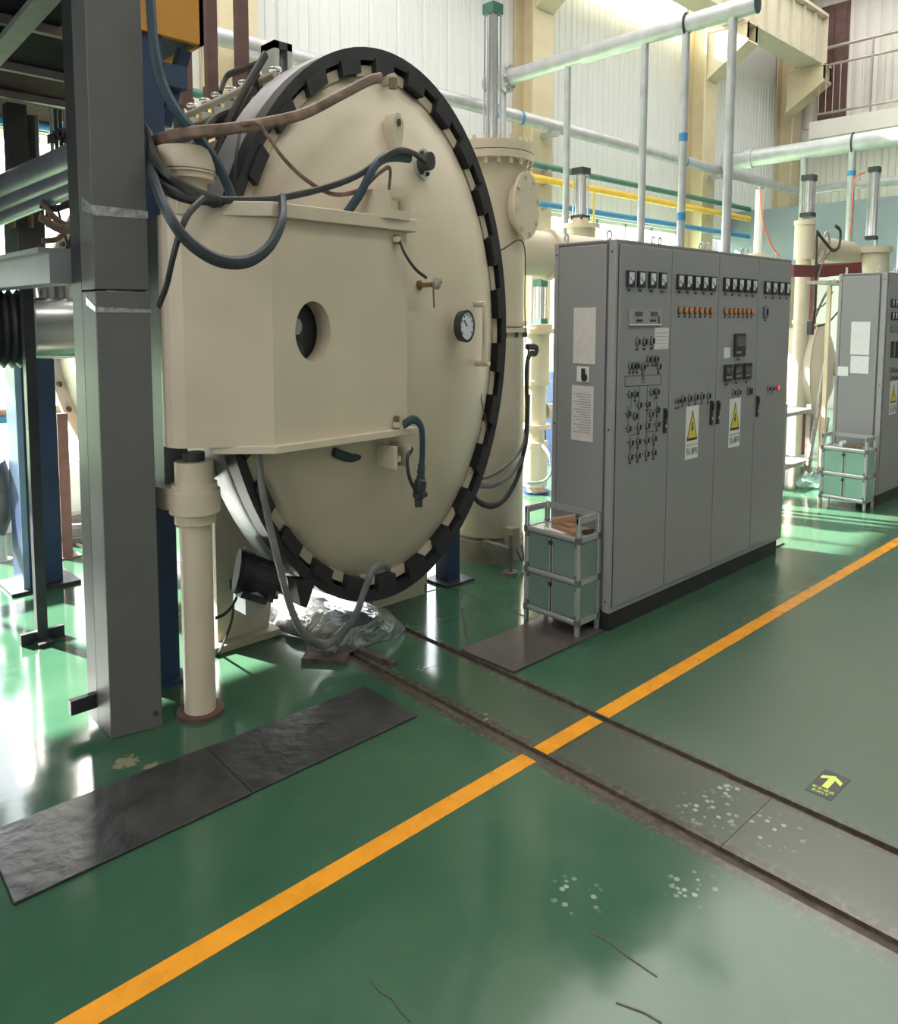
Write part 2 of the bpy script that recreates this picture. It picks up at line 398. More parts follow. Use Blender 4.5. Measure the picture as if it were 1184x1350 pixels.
for i, x in enumerate(cols_x):
    mb = MB(); w = .19
    mb.box((x-w, YW-.34, 0), (x+w, YW-.315, ZC), BEIGE); mb.box((x-w, YW-.03, 0), (x+w, YW-.005, ZC), BEIGE); mb.box((x-.02, YW-.315, 0), (x+.02, YW-.03, ZC), BEIGE)
    struct(mb, 'trim_%d' % (3+i))
mb = MB(); mb.box((XW, YF, 0), (XW+.2, YW+.2, ZC), WALLP); wr = struct(mb, 'wall_right')
MZ = ax(1120, 152, 14.6)[2]
panels(wr, 0, 6.4, 3.2, MZ-.32, WALLP, 'y', XW-.002, 18); panels(wr, 0, 6.4, MZ+.05, ZC-.05, WALLP, 'y', XW-.002, 10)
struct(MB().box((XL-.2, YF, 0), (XL, YW+.2, ZC), WALLW), 'wall_left'); struct(MB().box((XL, YF-.2, 0), (XW, YF, ZC), WALLW), 'wall_front')
struct(MB().box((XL-.2, YF-.2, ZC), (XW+.2, YW+.2, ZC+.15), WALLW), 'ceiling')
struct(MB().box((-30, YW+.2, -.2), (40, 60, -.1), CONC), 'ground')

# crane girder on the back wall, with stiffeners and corbel
g = thing('crane_girder', (12, 6.0, 5), 'pale beige steel crane runway girder with upright stiffeners high by the corner', 'girder')
gy = 5.85; zb = ay(1060, 70.6, gy)[2]; zt = zb+.75
mb = MB(); mb.box((5.2, gy-.02, zb), (14.6, gy+.02, zt), BEIGE2); mb.build('web', g)
mb = MB(); mb.box((5.2, gy-.05, zb-.03), (14.6, gy+.34, zb), BEIGE2); mb.box((5.2, gy-.12, zt), (14.6, gy+.34, zt+.05), BEIGE2); mb.build('flange', g)
for k in range(20): MB().box((5.6+k*.45, gy-.08, zb), (5.62+k*.45, gy-.02, zt), BEIGE2).build('stiffener', g)
MB().prism([(14.6, gy-.1), (14.64, gy-.1), (14.64, gy+.34), (14.6, gy+.34)], zb-.02, zt+.04, BEIGE2).build('end_plate', g)
for i, cx_ in enumerate((7.65, 11.8, 14.7)):
    mb = MB(); Y0, Y1 = gy-.1, YW-.34
    for dx in (-.14, .14):
        v = [(cx_+dx, Y0, zb-.04), (cx_+dx, Y1, zb-.04), (cx_+dx, Y1, zb-.75), (cx_+dx, Y0, zb-.32)]
        mb.prism([(cx_+dx-.012, Y0), (cx_+dx+.012, Y0), (cx_+dx+.012, Y0+.02), (cx_+dx-.012, Y0+.02)], zb-.3, zb-.04, BEIGE)
        mb.add([(p[0]-.012, p[1], p[2]) for p in v]+[(p[0]+.012, p[1], p[2]) for p in v], [(0,1,2,3),(7,6,5,4),(0,4,5,1),(1,5,6,2),(2,6,7,3),(3,7,4,0)], BEIGE)
    mb.box((cx_-.17, Y0, zb-.07), (cx_+.17, Y1, zb-.035), BEIGE)
    mb.bar((cx_, Y0, zb-.33), (cx_, Y1, zb-.77), .34, .03, BEIGE)
    tag(mb.build('corbel_bracket'), ('beige corbel bracket under the girder on the column behind the tall pump', 'beige corbel bracket under the girder on the column behind the cabinets', 'beige corbel bracket under the girder end on the corner column')[i], 'bracket', 'corbels under the crane girder')
# mezzanine with railing
mz = thing('mezzanine', (14.9, 2.5, MZ), 'pale raised walkway slab with steel handrail along the right wall', 'walkway')
MB().box((14.6, -1, MZ-.3), (XW-.03, 6.0, MZ), WALLP).build('slab', mz)
zr = [.28, .55, 1.0, 1.25]; mb = MB()
for h in (.12, .95, 1.25): mb.tube([(14.65, -1, MZ+h), (14.65, 5.97, MZ+h)], .016 if h < 1.2 else .02, RAILM, 6, 1, False)
mb.build('handrail', mz)
for k in range(7): MB().tube([(14.65, 5.95-k*.95, MZ), (14.65, 5.95-k*.95, MZ+1.25)], .018, RAILM, 6, 1, False).build('railing_post', mz)
for k in range(52):
    y = 5.87-k*.12; MB().tube([(14.65, y, MZ+.12), (14.65, y, MZ+.95)], .007, RAILM, 5, 1, False).build('baluster', mz)
d = MB(); d.box((XW-.06, 5.62, MZ), (XW-.02, 6.12, MZ+2.2), BROWN); d.box((XW-.075, 5.66, MZ+.1), (XW-.06, 5.86, MZ+2.1), BROWN); d.box((XW-.075, 5.88, MZ+.1), (XW-.06, 6.08, MZ+2.1), BROWN); struct(d, 'door_1')
# blue-grey partition bridge beyond the second furnace
xp = 13.2; pz1 = zat(272, xp, ax(1044,272,xp)[1]); pz0 = zat(362, xp, ax(1044,362,xp)[1]); py0 = ax(931,282,xp)[1]
pt = thing('partition_panel', (xp, 3, pz0), 'long blue grey raised partition behind the far pumps', 'partition')
MB().box((xp, -.5, pz0), (xp+.25, py0-.25, pz1), PART).build('panel', pt); MB().box((xp+.02, py0-.25, pz0), (xp+.25, py0, pz1-.01), DARKM).build('end_post', pt)
for yy in (.5, 3.0): MB().box((xp+.05, yy, 0), (xp+.17, yy+.12, pz0), GREYBM).build('leg', pt)

# ------------------------------------------------------------------ pipes on the back wall
def pipe(name, P, r, m, label, cat='pipe', group=None, parent=None, n=12):
    mb = MB(); mb.tube(P, r, m, n, 1, False); o = mb.build(name, parent)
    return tag(o, label, cat, group) if label else o
YP = YW-.15-.34
zp = ay(700, 158.5, YP)[2]
w = thing('wall_pipe', (8, YP, zp), 'long galvanised pipe running along the white back wall', 'pipe')
MB().tube([(-2, YP, zp), (14.85, YP, zp)], .052, GALV, 14, 1, False).build('pipe', w)
for px in (655, 687, 905): p = ay(px, 165, YP); MB().tube([(p[0]-.02, YP, zp), (p[0]+.02, YP, zp)], .056, BLUEB, 14, 1, False).build('tape_band', w)
for x in (7.65, 11.8, 3.5): MB().box((x-.05, YP-.08, zp-.13), (x+.05, YW-.34, zp-.075), GALV).build('pipe_bracket', w)
for n_, (px, py), m_, r_ in (('green', (702, 216), GPIPE, .026), ('yellow', (692, 232), YPIPE, .032), ('blue', (702, 267), BLUEB, .026)):
    z = ay(px, py, YW-.42)[2]; b = thing(n_+'_pipe', (6, YW-.42, z), 'thin %s pipe along the back wall above the bright windows' % n_, 'pipe')
    MB().tube([(-2, YW-.42, z), (13.1, YW-.42, z)], r_, m_, 10, 1, False).build('pipe', b)
    for x in (3.5, 7.65, 11.8): MB().box((x-.02, YW-.46, z-r_*2.2), (x+.02, YW-.34, z-r_*1.4), GALV).build('pipe_clip', b)
    if n_ == 'yellow':
        p = ay(780, 252, YW-.42); MB().tube([(p[0], YW-.42, z), (p[0], YW-.46, z-.02), (p[0], YW-.46, z-.45)], .014, YPIPE, 8, 1, False).build('branch_pipe', b)
# manifold over the first pump row and its standpipes
X1 = 6.4
def manifold(X, ye, z, r, stands, label, fl, gr, base):
    t = thing('pipe_manifold', (X, 4, 0), label, 'pipe')
    MB().tube([(X, YP-.06, z), (X, ye, z)], r, GALV, 16, 1, False).build('header_pipe', t)
    if fl:
        MB().lathe((X, YP-.42, z), [(r*1.9, 0), (r*1.9, .05)], GALV, 20, 1, ZS, 'y').build('flange', t)
        MB().lathe((X, YP-.36, z), [(r*1.9, 0), (r*1.9, .05)], GALV, 20, 1, ZS, 'y').build('flange', t)
        for k in range(8):
            a = k*math.pi/4; MB().cyly((X+r*1.5*math.cos(a), z+r*1.5*ZS*math.sin(a)), .012, YP-.45, YP-.29, SILV, 6).build('bolt', t)
    else: MB().lathe((X, YP-.55, z), [(r*1.15, 0), (r*1.15, .12)], GALV, 20, 1, ZS, 'y').build('collar', t)
    MB().lathe((X, ye, z), [(r*1.02, -.012), (r*1.02, 0)], HOSEB, 16, 1, ZS, 'y').build('end_cap', t)
    for i, (px, zb_, rr) in enumerate(stands):
        yaw = .814146-math.atan((px-592)/F); y = X*math.tan(yaw)
        sp = MB().tube([(X, y, zb_), (X, y, z)], rr, GALV, 12, 1, False).build('standpipe', t)
        if i in base:
            for h in base[i]: MB().cyl((X, y), rr*1.12, h-.035, h+.035, BLUEB, 12).build('tape_band', sp)
            MB().torus((X, y, z), r*1.1, .012, DARKM, 'xz', 14).build('pipe_clamp', sp)
    return t
zm = ax(645, 110, X1)[2]
manifold(X1, ax(998, 5, X1)[1], zm, .055, [(661, 0, .032), (743, 0, .033), (841, 0, .035), (893, 0, .035), (952, 0, .038)], 'galvanised pipe manifold with five standpipes rising behind the grey cabinet', 1, '', {3: (zat(185, X1, 3.9), zat(288, X1, 3.9))})
X2 = 11.85
manifold(X2, .6, ax(964.7, 213, X2)[2], .085, [(1050, 0, .05), (1112, 0, .05), (1181, 0, .05)], 'galvanised pipe manifold over the far pumps at the right edge', 0, '', {1: (zat(228, X2, 4.2),), 2: (zat(215, X2, 3.3),)})
p = ay(1039, 249, YP); pipe('wall_pipe', [(14.85, YP, zp), (14.85, -1, zp)], .052, GALV, 'galvanised pipe along the right wall under the mezzanine')

# ------------------------------------------------------------------ furnace
FX, FZ, RX, RZ, YR = 2.509, 1.623, .924, 1.407, 3.2
HD = .33; RI = .925
def seg(r0, r1, y0, y1, a0, a1, m, k=4):
    mb = MB(); v = []
    for i in range(k+1):
        t = a0+(a1-a0)*i/k
        for r, y in ((r0, y0), (r1, y0), (r1, y1), (r0, y1)): v.append((FX+r*RX*math.cos(t), YR+y, FZ+r*RZ*math.sin(t)))
    f = [(4*i+j, 4*i+(j+1) % 4, 4*i+4+(j+1) % 4, 4*i+4+j) for i in range(k) for j in range(4)]+[(3, 2, 1, 0), (4*k, 4*k+1, 4*k+2, 4*k+3)]
    return mb.add(v, f, m)
def dome_y(x, z):
    q = ((x-FX)/(RX*RI))**2+((z-FZ)/(RZ*RI))**2; q = min(q, 1); return YR-HD*(.8*(1-q)+.2*math.sqrt(1-q))
def on_dome(px, py, lift=0.):
    Y = YR-.2
    for _ in range(25): x, _, z = ay(px, py, Y); Y = .5*Y+.5*(dome_y(x, z)-lift)
    return ay(px, py, Y)
fu = thing('vacuum_furnace', (FX, 4.2, 0), 'large horizontal vacuum furnace vessel with cream domed door and black castellated locking ring', 'furnace')
door = MB(); pr = []
for j in range(21):
    q = j/20; pr.append((q*RI+1e-5, -HD*(.8*(1-q*q)+.2*math.sqrt(max(0, 1-q*q)))))
pr += [(RI, .12)]
door.lathe((FX, YR, FZ), pr, CREAM, 96, RX, RZ, 'y'); door = door.build('domed_door', fu)
MB().lathe((FX, YR, FZ), [(.957, -.06), (1.0, -.06), (1.0, .045), (.957, .045), (.957, -.06)], BLACK, 96, RX, RZ, 'y', False).build('locking_ring', fu)
NT = 26
for k in range(NT):
    a = 2*math.pi*(k+.5)/NT; w_ = 2*math.pi/NT*.27
    seg(.912, .965, -.075, .02, a-w_, a+w_, BLACK).build('locking_tooth', fu)
    a += math.pi/NT
    seg(.905, .942, -.035, .03, a-w_*.85, a+w_*.85, CREAM2).build('door_tooth', fu)
MB().lathe((FX, YR, FZ), [(.90, .05), (1.0, .05), (1.006, .07), (1.006, .24), (.985, .27), (.80, .30)], SILVFL, 96, RX, RZ, 'y').build('body_flange', fu)
sh = MB(); sh.lathe((FX, YR, FZ), [(.80, .28), (.80, 2.78)], CREAM, 64, RX, RZ, 'y'); sh = sh.build('vessel_shell', fu)
rf = MB().lathe((FX, YR, FZ), [(.79, 2.78), (.875, 2.78), (.875, 2.84), (.79, 2.84)], CREAM, 72, RX, RZ, 'y', False).build('rear_flange', fu)
for k in range(36):
    a = 2*math.pi*k/36; x, z = FX+RX*.84*math.cos(a), FZ+RZ*.84*math.sin(a)
    MB().cyly((x, z), .014, YR+2.735, YR+2.79, DARKM, 6).build('flange_bolt', rf)
MB().lathe((FX, YR, FZ), [(.80*math.cos(t), 2.84+.3*math.sin(t)) for t in [i*math.pi/16 for i in range(8)]]+[(1e-4, 3.14)], CREAM, 48, RX, RZ, 'y').build('rear_dome', fu)
# saddles under the vessel
for y0 in (3.62, 5.3):
    for s_ in (-1, 1):
        xa, xb = FX+s_*.72, FX+s_*.43
        mb = MB(); mb.prismy([(xa, 0), (xb, 0), (xb+s_*-.06, .42), (FX+s_*.55, .80), (xa+s_*.0, 1.02)] if s_ > 0 else [(xb, 0), (xa, 0), (xa, 1.02), (FX+s_*.55, .80), (xb+s_*-.06, .42)], y0, y0+.1, CREAM2)
        mb.build('saddle_leg', fu)
mb = MB(); p = az(286, 866); mb.box((1.72, 3.56, 0), (2.12, 3.82, .035), CREAM2); mb.build('foot_plate', fu); MB().box((2.7, 3.5, 0), (3.1, 3.8, .16), CREAM2).build('foot_block', fu)
# door fittings
def fitting(mb, name): return mb.build(name, door)
p = on_dome(522, 195); mb = MB()
q0 = ay(522, 197, p[1]-.03); q1 = ay(522, 150, p[1]-.03)
mb.prismy([(q0[0]-.014, q0[2]-.02), (q0[0]+.014, q0[2]-.02), (q0[0]+.034, q1[2]-.07), (q0[0]+.030, q1[2]-.035), (q0[0]+.012, q1[2]), (q0[0]-.012, q1[2]), (q0[0]-.030, q1[2]-.035), (q0[0]-.034, q1[2]-.07)], p[1]-.05, p[1]+.03, CREAM2)
mb.cyly((q0[0], q1[2]-.045), .012, p[1]-.056, p[1]-.049, DARKM, 12); fitting(mb, 'lifting_lug')
p = on_dome(553, 217); mb = MB(); mb.cyly((p[0], p[2]), .05, p[1]-.035, p[1]+.05, ALU, 20)
for k in range(6): mb.cyly((p[0]+.038*math.cos(k*1.047), p[2]+.057*math.sin(k*1.047)), .007, p[1]-.05, p[1]-.03, DARKM, 6)
mb.cyly((p[0]-.02, p[2]), .03, p[1]-.11, p[1]-.03, DARKM, 12); fitting(mb, 'cable_connector')
p = on_dome(505, 108); mb = MB(); mb.cyly((p[0], p[2]), .018, p[1]-.09, p[1]+.03, CREAM2, 12); mb.tube([(p[0], p[1]-.08, p[2]), (p[0], p[1]-.08, p[2]-.05)], .022, BRASS, 8, 1, False); fitting(mb, 'water_nozzle')
# valve, gauge, handle
p = on_dome(552, 376); mb = MB(); mb.cyly((p[0], p[2]), .008, p[1]-.09, p[1]+.02, BRASS, 10); mb.cyly((p[0], p[2]), .016, p[1]-.012, p[1]+.01, BRASS, 10); mb.ball((p[0]+.03, p[1]-.10, p[2]+.01), .022, DUST); mb.tube([(p[0], p[1]-.09, p[2]), (p[0]+.05, p[1]-.11, p[2]+.02)], .009, BRASS, 8, 1, False)
mb.tube([(p[0]+.01, p[1]-.095, p[2]), (p[0]+.012, p[1]-.1, p[2]-.11)], .005, BRASS, 6, 1, False); fitting(mb, 'bleed_valve')
p = on_dome(606, 434); q = ay(615, 430, p[1]-.11); gy_ = q[1]; mb = MB()
mb.lathe((q[0], gy_, q[2]), [(.052, .04), (.055, .0), (.055, -.006), (.046, -.008), (.046, -.002)], DARKM, 28, 1, ZS, 'y'); gg = fitting(mb, 'pressure_gauge')
mb = MB(); mb.lathe((q[0], gy_, q[2]), [(1e-4, -.004), (.046, -.004)], DIAL, 28, 1, ZS, 'y', False); mb.bar((q[0], gy_-.006, q[2]), (q[0]-.02, gy_-.006, q[2]+.03), .004, .004, INK)
for k in range(9):
    a = -.6+k*(math.pi+1.2)/8; mb.bar((q[0]+.034*math.cos(a), gy_-.0055, q[2]+.051*math.sin(a)), (q[0]+.042*math.cos(a), gy_-.0055, q[2]+.063*math.sin(a)), .003, .003, INK)
mb.tube([(p[0], p[1]+.02, p[2]), (p[0], gy_+.02, p[2]), (q[0], gy_+.03, q[2])], .011, BRASS, 8, 1, False); fitting(mb, 'gauge_dial')
p0, p1 = on_dome(625, 401), on_dome(627, 479); ph = min(p0[1], p1[1])-.07; a_, b_ = ay(639, 402, ph), ay(638, 478, ph)
mb = MB(); mb.tube([p0, (p0[0]+.02, ph, p0[2]), (a_[0], ph, a_[2]), (b_[0], ph, b_[2]), (p1[0]+.02, ph, p1[2]), p1], .011, CREAM, 8, 1, False); fitting(mb, 'door_handle')
P_ = [ay(630+dx, y, YR-.14) for dx, y in ((0, 481), (4, 505), (5, 530), (10, 552), (13, 575), (16, 600))]
tag(MB().tube(P_, .003, HOSEK, 5).build('thin_wire'), 'thin dark wire dangling below the door handle', 'wire')

# ------------------------------------------------------------------ swing arm and hinge pole
pole = az(262, 934); PX, PY = 1.432, 3.075
hp = thing('hinge_pole', (PX, PY, 0), 'cream round hinge pole on a rusty base disc carrying the door arm', 'pole')
zc = lambda y: zat(y, PX, PY)
MB().cyl((PX, PY), .098, 0, .018, BROWN, 32).build('base_disc', hp)
MB().cyl((PX, PY), .066, .018, zc(664), CREAM, 32).build('lower_tube', hp)
MB().lathe((PX, PY, 0), [(.084, zc(688)), (.084, zc(674)), (.104, zc(674)), (.104, zc(645)), (.092, zc(645)), (.092, zc(636))], CREAM, 36).build('bearing_collar', hp)
MB().cyl((PX, PY), .079, zc(636), zc(607), CREAM, 32).build('bearing_sleeve', hp)
MB().cyl((PX, PY), .045, zc(607), zc(596), DARKM, 20).build('bearing_pin', hp)
MB().cyl((PX, PY), .080, zc(272), zc(236), CREAM, 32).build('upper_neck', hp)
MB().lathe((PX, PY, 0), [(.110, zc(238)), (.110, zc(230)), (.117, zc(230)), (.117, zc(228)), (.112, zc(227)), (.118, zc(226)), (.118, zc(201)), (.113, zc(197)), (1e-4, zc(197))], CREAM, 36).build('top_cap', hp)
mb = MB(); mb.box((PX-.085, PY+.10, zc(672)), (PX+.02, PY+.24, zc(285)), GREYBM); mb.build('backing_plate', hp)
mb = MB(); mb.prism([(PX-.135, PY+.10), (PX-.10, PY-.02), (PX+.06, PY-.06), (PX+.06, PY+.22), (PX-.1, PY+.22)], zc(668), zc(640), CREAM); mb.build('wall_bracket', hp)
mb = MB(); mb.bar((PX+.05, PY+.16, zc(640)), (1.95, 3.66, zc(640)), .05, .09, CREAM2); mb.build('tie_bracket', hp)

arm = thing('swing_arm', (PX, PY, .9), 'cream welded door swing arm box with round viewing hole', 'arm')
K1, K2 = (1.655, 2.80), (2.40, 2.835)
zb0, zt0 = zat(588, *K1), zat(285, *K1)
circ = [(PX+.118*math.cos(t), PY+.118*math.sin(t)) for t in np.linspace(math.radians(145), math.radians(247), 8)]
outline = circ+[K1, K2]; back = [(2.40, 2.90), (1.70, 3.0), (PX+.09, PY+.10)]
# front skin, with the hole cut in the second facet
mb = MB()
for p, q in zip(circ, circ[1:]): mb.add([(*p, zb0), (*q, zb0), (*q, zt0), (*p, zt0)], [(0,1,2,3)], CREAM, True)
p, q = circ[-1], K1; mb.add([(*p, zb0), (*q, zb0), (*q, zt0), (*p, zt0)], [(0,1,2,3)], CREAM)
def facet(u, z): return (K1[0]+(K2[0]-K1[0])*u, K1[1]+(K2[1]-K1[1])*u, z)
LN = math.dist(K1, K2); hc = ay(413, 437, K1[1]+.01); hu = (hc[0]-K1[0])/(K2[0]-K1[0]); hz = hc[2]; hr = .092/LN; hrz = .092*ZS*.93
NH = 48; ring = [facet(hu+hr*math.cos(2*math.pi*k/NH), hz+hrz*math.sin(2*math.pi*k/NH)) for k in range(NH)]
def edge_pt(a):
    c, s_ = math.cos(a), math.sin(a); tx = ((1-hu) if c > 0 else hu)/max(abs(c), 1e-6); tz = ((zt0-hz) if s_ > 0 else (hz-zb0))/max(abs(s_), 1e-6); t = min(tx, tz); return (hu+c*t, hz+s_*t)
angs = sorted([2*math.pi*k/NH for k in range(NH)]); out_ = [facet(*edge_pt(a)) for a in angs]
corners = [(0, zb0), (1, zb0), (1, zt0), (0, zt0)]
v = ring+out_; f = [(k, NH+k, NH+(k+1) % NH, (k+1) % NH) for k in range(NH)]
for cu_, cz_ in corners:
    a = math.atan2(cz_-hz, cu_-hu) % (2*math.pi); k = int(a/(2*math.pi/NH)); v.append(facet(cu_, cz_)); f.append((NH+k, len(v)-1, NH+(k+1) % NH))
mb.add(v, f, CREAM)
nv = np.array([K2[1]-K1[1], -(K2[0]-K1[0])])/LN
mb.build('front_plate', arm)
mb = MB(); inn = [(p[0]-nv[0]*.10, p[1]-nv[1]*.10, p[2]) for p in ring]
mb.add(ring+inn, [(k, (k+1) % NH, NH+(k+1) % NH, NH+k) for k in range(NH)], CREAM, True); mb.build('viewing_hole', arm)
mb = MB(); P_ = [circ[0]]+back[::-1]+[K2]
for p, q in zip(P_, P_[1:]): mb.add([(*p, zb0), (*q, zb0), (*q, zt0), (*p, zt0)], [(0,1,2,3)], CREAM)
mb.build('back_plate', arm)
mb = MB(); ww = facet(hu-.03, hz); mb.cyly((ww[0], hz+.02), .05, ww[1]+.105, ww[1]+.12, DARKM, 20); mb.cyly((ww[0], hz+.02), .024, ww[1]+.09, ww[1]+.106, SILVFL, 12); mb.cyly((ww[0], hz-.09), .03, ww[1]+.09, ww[1]+.105, HOSEB, 10)
mb.box((ww[0]-.1, ww[1]+.12, hz-.2), (ww[0]+.14, ww[1]+.125, hz+.2), DARKM); mb.build('inner_mechanism', arm)
def lip(z0, z1, x0):
    mb = MB(); o1 = [(PX+.02, PY-.118-.012), (K1[0]-.01, K1[1]-.03), (2.44, 2.805)] if x0 else [(PX-.09, PY-.10), (PX+.0, PY-.125), (K1[0]-.01, K1[1]-.03), (2.44, 2.805)]
    mb.prism(o1+[(2.44, 2.93), (1.72, 3.03), (PX+.10, PY+.12), (PX-.09, PY+.06)][:4 if not x0 else 3], z0, z1, CREAM); return mb
lip(zb0-.03, zb0+.004, 1).build('bottom_flange', arm, bevel=.004); lip(zt0-.004, zt0+.055, 0).build('top_flange', arm, bevel=.004)
# hinge box on the arm's upper end, clevis below
hb = ay(515, 285, 2.80); z0, z1 = hb[2], zat(252, hb[0], 2.8)
mb = MB(); x0, x1 = ay(492, 285, 2.8)[0], ay(541, 285, 2.8)[0]
mb.prism([(x0, 2.80), (x0+.10, 2.78), (x1, 2.80), (x1, 2.93), (x0, 2.93)], z0-.012, z0+.03, CREAM); mb.prism([(x0, 2.80), (x0+.085, 2.785), (x0+.085, 2.93), (x0, 2.93)], z0+.03, z1, CREAM); mb.box((x1-.02, 2.80, z0+.03), (x1, 2.93, z1-.005), CREAM); mb.box((x0+.085, 2.9, z0+.03), (x1, 2.93, z1), CREAM)
mb.box((x0+.115, 2.85, z0+.03), (x1-.03, 2.88, z1-.03), CREAM2); mb.build('hinge_box', arm)
for (ya, yb, s_) in ((596, 614, 1), (549, 571, 2), (309, 322, 3)):
    a_ = ay(527, ya, 2.80); b_ = ay(527, yb, 2.80); mb = MB()
    if s_ == 1:
        x0, x1 = ay(518, ya, 2.8)[0], ay(540, ya, 2.8)[0]; mb.box((x0, 2.79, b_[2]-.01), (x0+.02, 2.92, a_[2]+.03), CREAM2); mb.box((x1-.02, 2.79, b_[2]-.01), (x1, 2.92, a_[2]+.03), CREAM2)
    mb.cyl((a_[0]-.005, 2.815), .013, b_[2], a_[2], BRASS, 10); mb.cyl((a_[0]-.005, 2.815), .02, (a_[2]+b_[2])/2-.012, (a_[2]+b_[2])/2+.012, CREAM2, 8); mb.build('clevis_pin', arm)

# ------------------------------------------------------------------ hoses and cables round the door
def hose(name, pts, r, m, label, cat='hose', group=None, n=8):
    return tag(MB().tube(pts, r, m, n, 6).build(name), label, cat, group)
A = lambda Y, *P: [ay(x, y, Y) for x, y in P]
YF_ = 2.72
hose('water_hose', [ay(184, 190, 3.38), ay(198, 187, 3.22), ay(240, 176, 2.97), ay(300, 170, 2.9), ay(345, 163, 2.9), ay(400, 150, 2.9), ay(450, 125, 2.92), ay(485, 107, 2.95), ay(502, 102, 2.97)], .0165, RUST, 'thick rusty water hose crossing above the arm to the top of the door')
hose('water_hose', [ay(198, -6, 2.98), ay(203, 60, 2.97), ay(214, 110, 2.97), ay(235, 150, 2.96), ay(262, 182, 2.97), ay(285, 215, 3.0), ay(300, 245, 3.02), ay(308, 268, 3.04)], .019, HOSEB, 'long blue hose dropping from above past the orange box')
hose('water_hose', [ay(184, 168, 3.38), ay(197, 195, 3.25), ay(203, 235, 2.90), ay(218, 275, 2.68), ay(245, 315, 2.64), ay(285, 342, 2.63), ay(325, 345, 2.63), ay(355, 325, 2.64), ay(372, 290, 2.68), ay(372, 262, 2.80)], .017, SLATE, 'dark blue hose hanging in a loop over the arm front')
hose('water_hose', [ay(455, 284, 2.87), ay(475, 255, 2.82), ay(490, 225, 2.8), ay(503, 210, 2.82), ay(520, 206, 2.84), ay(540, 208, 2.86)], .017, HOSEB, 'blue grey hose rising behind the arm to the door connector')
hose('power_cable', [ay(255, 263, 2.9), ay(300, 264, 2.88), ay(360, 262, 2.86), ay(420, 250, 2.84), ay(470, 232, 2.82), ay(505, 208, 2.8), ay(525, 198, 2.81), ay(545, 202, 2.84), ay(560, 214, 2.86)], .010, HOSEK, 'dark cable from the pole bundle running across to the door connector', 'cable')
hose('control_cable', [ay(318, 163, 2.88), ay(340, 163, 2.86), ay(352, 178, 2.86), ay(375, 210, 2.87), ay(405, 238, 2.87), ay(440, 256, 2.86), ay(475, 250, 2.85), ay(500, 228, 2.84), ay(514, 222, 2.84), ay(513, 250, 2.84)], .007, RUST, 'thin brown cable looping from the rusty hose across the door', 'cable')
for k, (dx, dy) in enumerate(((0, 0), (5, 9), (10, 17), (-2, 22))):
    hose('power_cable', [ay(183, 160+dy, 3.36+.01*k), ay(197, 180+dy*1.2, 3.24), ay(203+dx, 208+dy, 3.0), ay(222+dx, 232+dy*.8, 2.88), ay(250+dx, 250+dy*.5, 2.87), ay(275+dx, 260+dy*.15, 2.87), ay(300-k*6, 267, 2.92)], .016, HOSEK, ('uppermost', 'second', 'third', 'lowest')[k]+' black cable of the bundle wrapped round the pole neck', 'cable', 'cables round the pole neck')
hose('control_cable', [ay(268, 262, 2.72), ay(250, 280, 2.68), ay(238, 305, 2.66), ay(228, 340, 2.68), ay(220, 375, 2.74), ay(210, 402, 2.85)], .010, HOSEK, 'thin black cable curving down from the bundle to the grey backing plate', 'cable')
hose('control_cable', [ay(527, 318, 2.80), ay(534, 335, 2.78), ay(548, 355, 2.78), ay(562, 366, 2.80)], .006, HOSEK, 'short black cable from the arm end to the bleed valve', 'cable')
hose('plug_cable', [ay(532, 560, 2.80), ay(545, 553, 2.76), ay(555, 562, 2.75), ay(557, 585, 2.76), ay(556, 612, 2.78), ay(553, 625, 2.79)], .014, HOSEB, 'blue hose bending out of the lower clevis down to the hanging plug')
hose('plug_cable', [ay(543, 592, 2.80), ay(537, 605, 2.78), ay(540, 630, 2.77), ay(550, 648, 2.78), ay(562, 652, 2.79)], .009, HOSEK, 'thin black loop of cable beside the hanging plug', 'cable')
mb = MB(); a_ = ay(554, 640, 2.80); mb.tube([ay(556, 612, 2.79), ay(555, 628, 2.79)], .018, DARKM, 8, 1, False); mb.tube([ay(555, 628, 2.79), ay(554, 640, 2.79), ay(552, 655, 2.80), ay(552, 668, 2.8)], [.022]*3+[.03]*3+[.03]*7+[.02]*6, DARKM, 10, 6); tag(mb.build('hanging_plug'), 'dark connector plug hanging in front of the lower door', 'plug')
hose('drain_hose', [ay(341, 598, 3.02), ay(345, 640, 2.98), ay(355, 690, 2.96), ay(368, 745, 2.95), ay(383, 800, 2.97), ay(400, 835, 3.02), ay(425, 850, 3.10), ay(448, 838, 3.08), ay(468, 812, 3.02), ay(482, 775, 2.98), ay(492, 752, 2.97), ay(505, 744, 3.0), ay(512, 748, 3.06)], .016, HOSEG, 'grey drain hose sagging to the floor under the door', n=10)
hose('water_hose', A(2.98, (440, 596), (455, 602), (470, 602), (486, 592)), .016, HOSEB, 'short blue hose peeping out under the arm bottom')

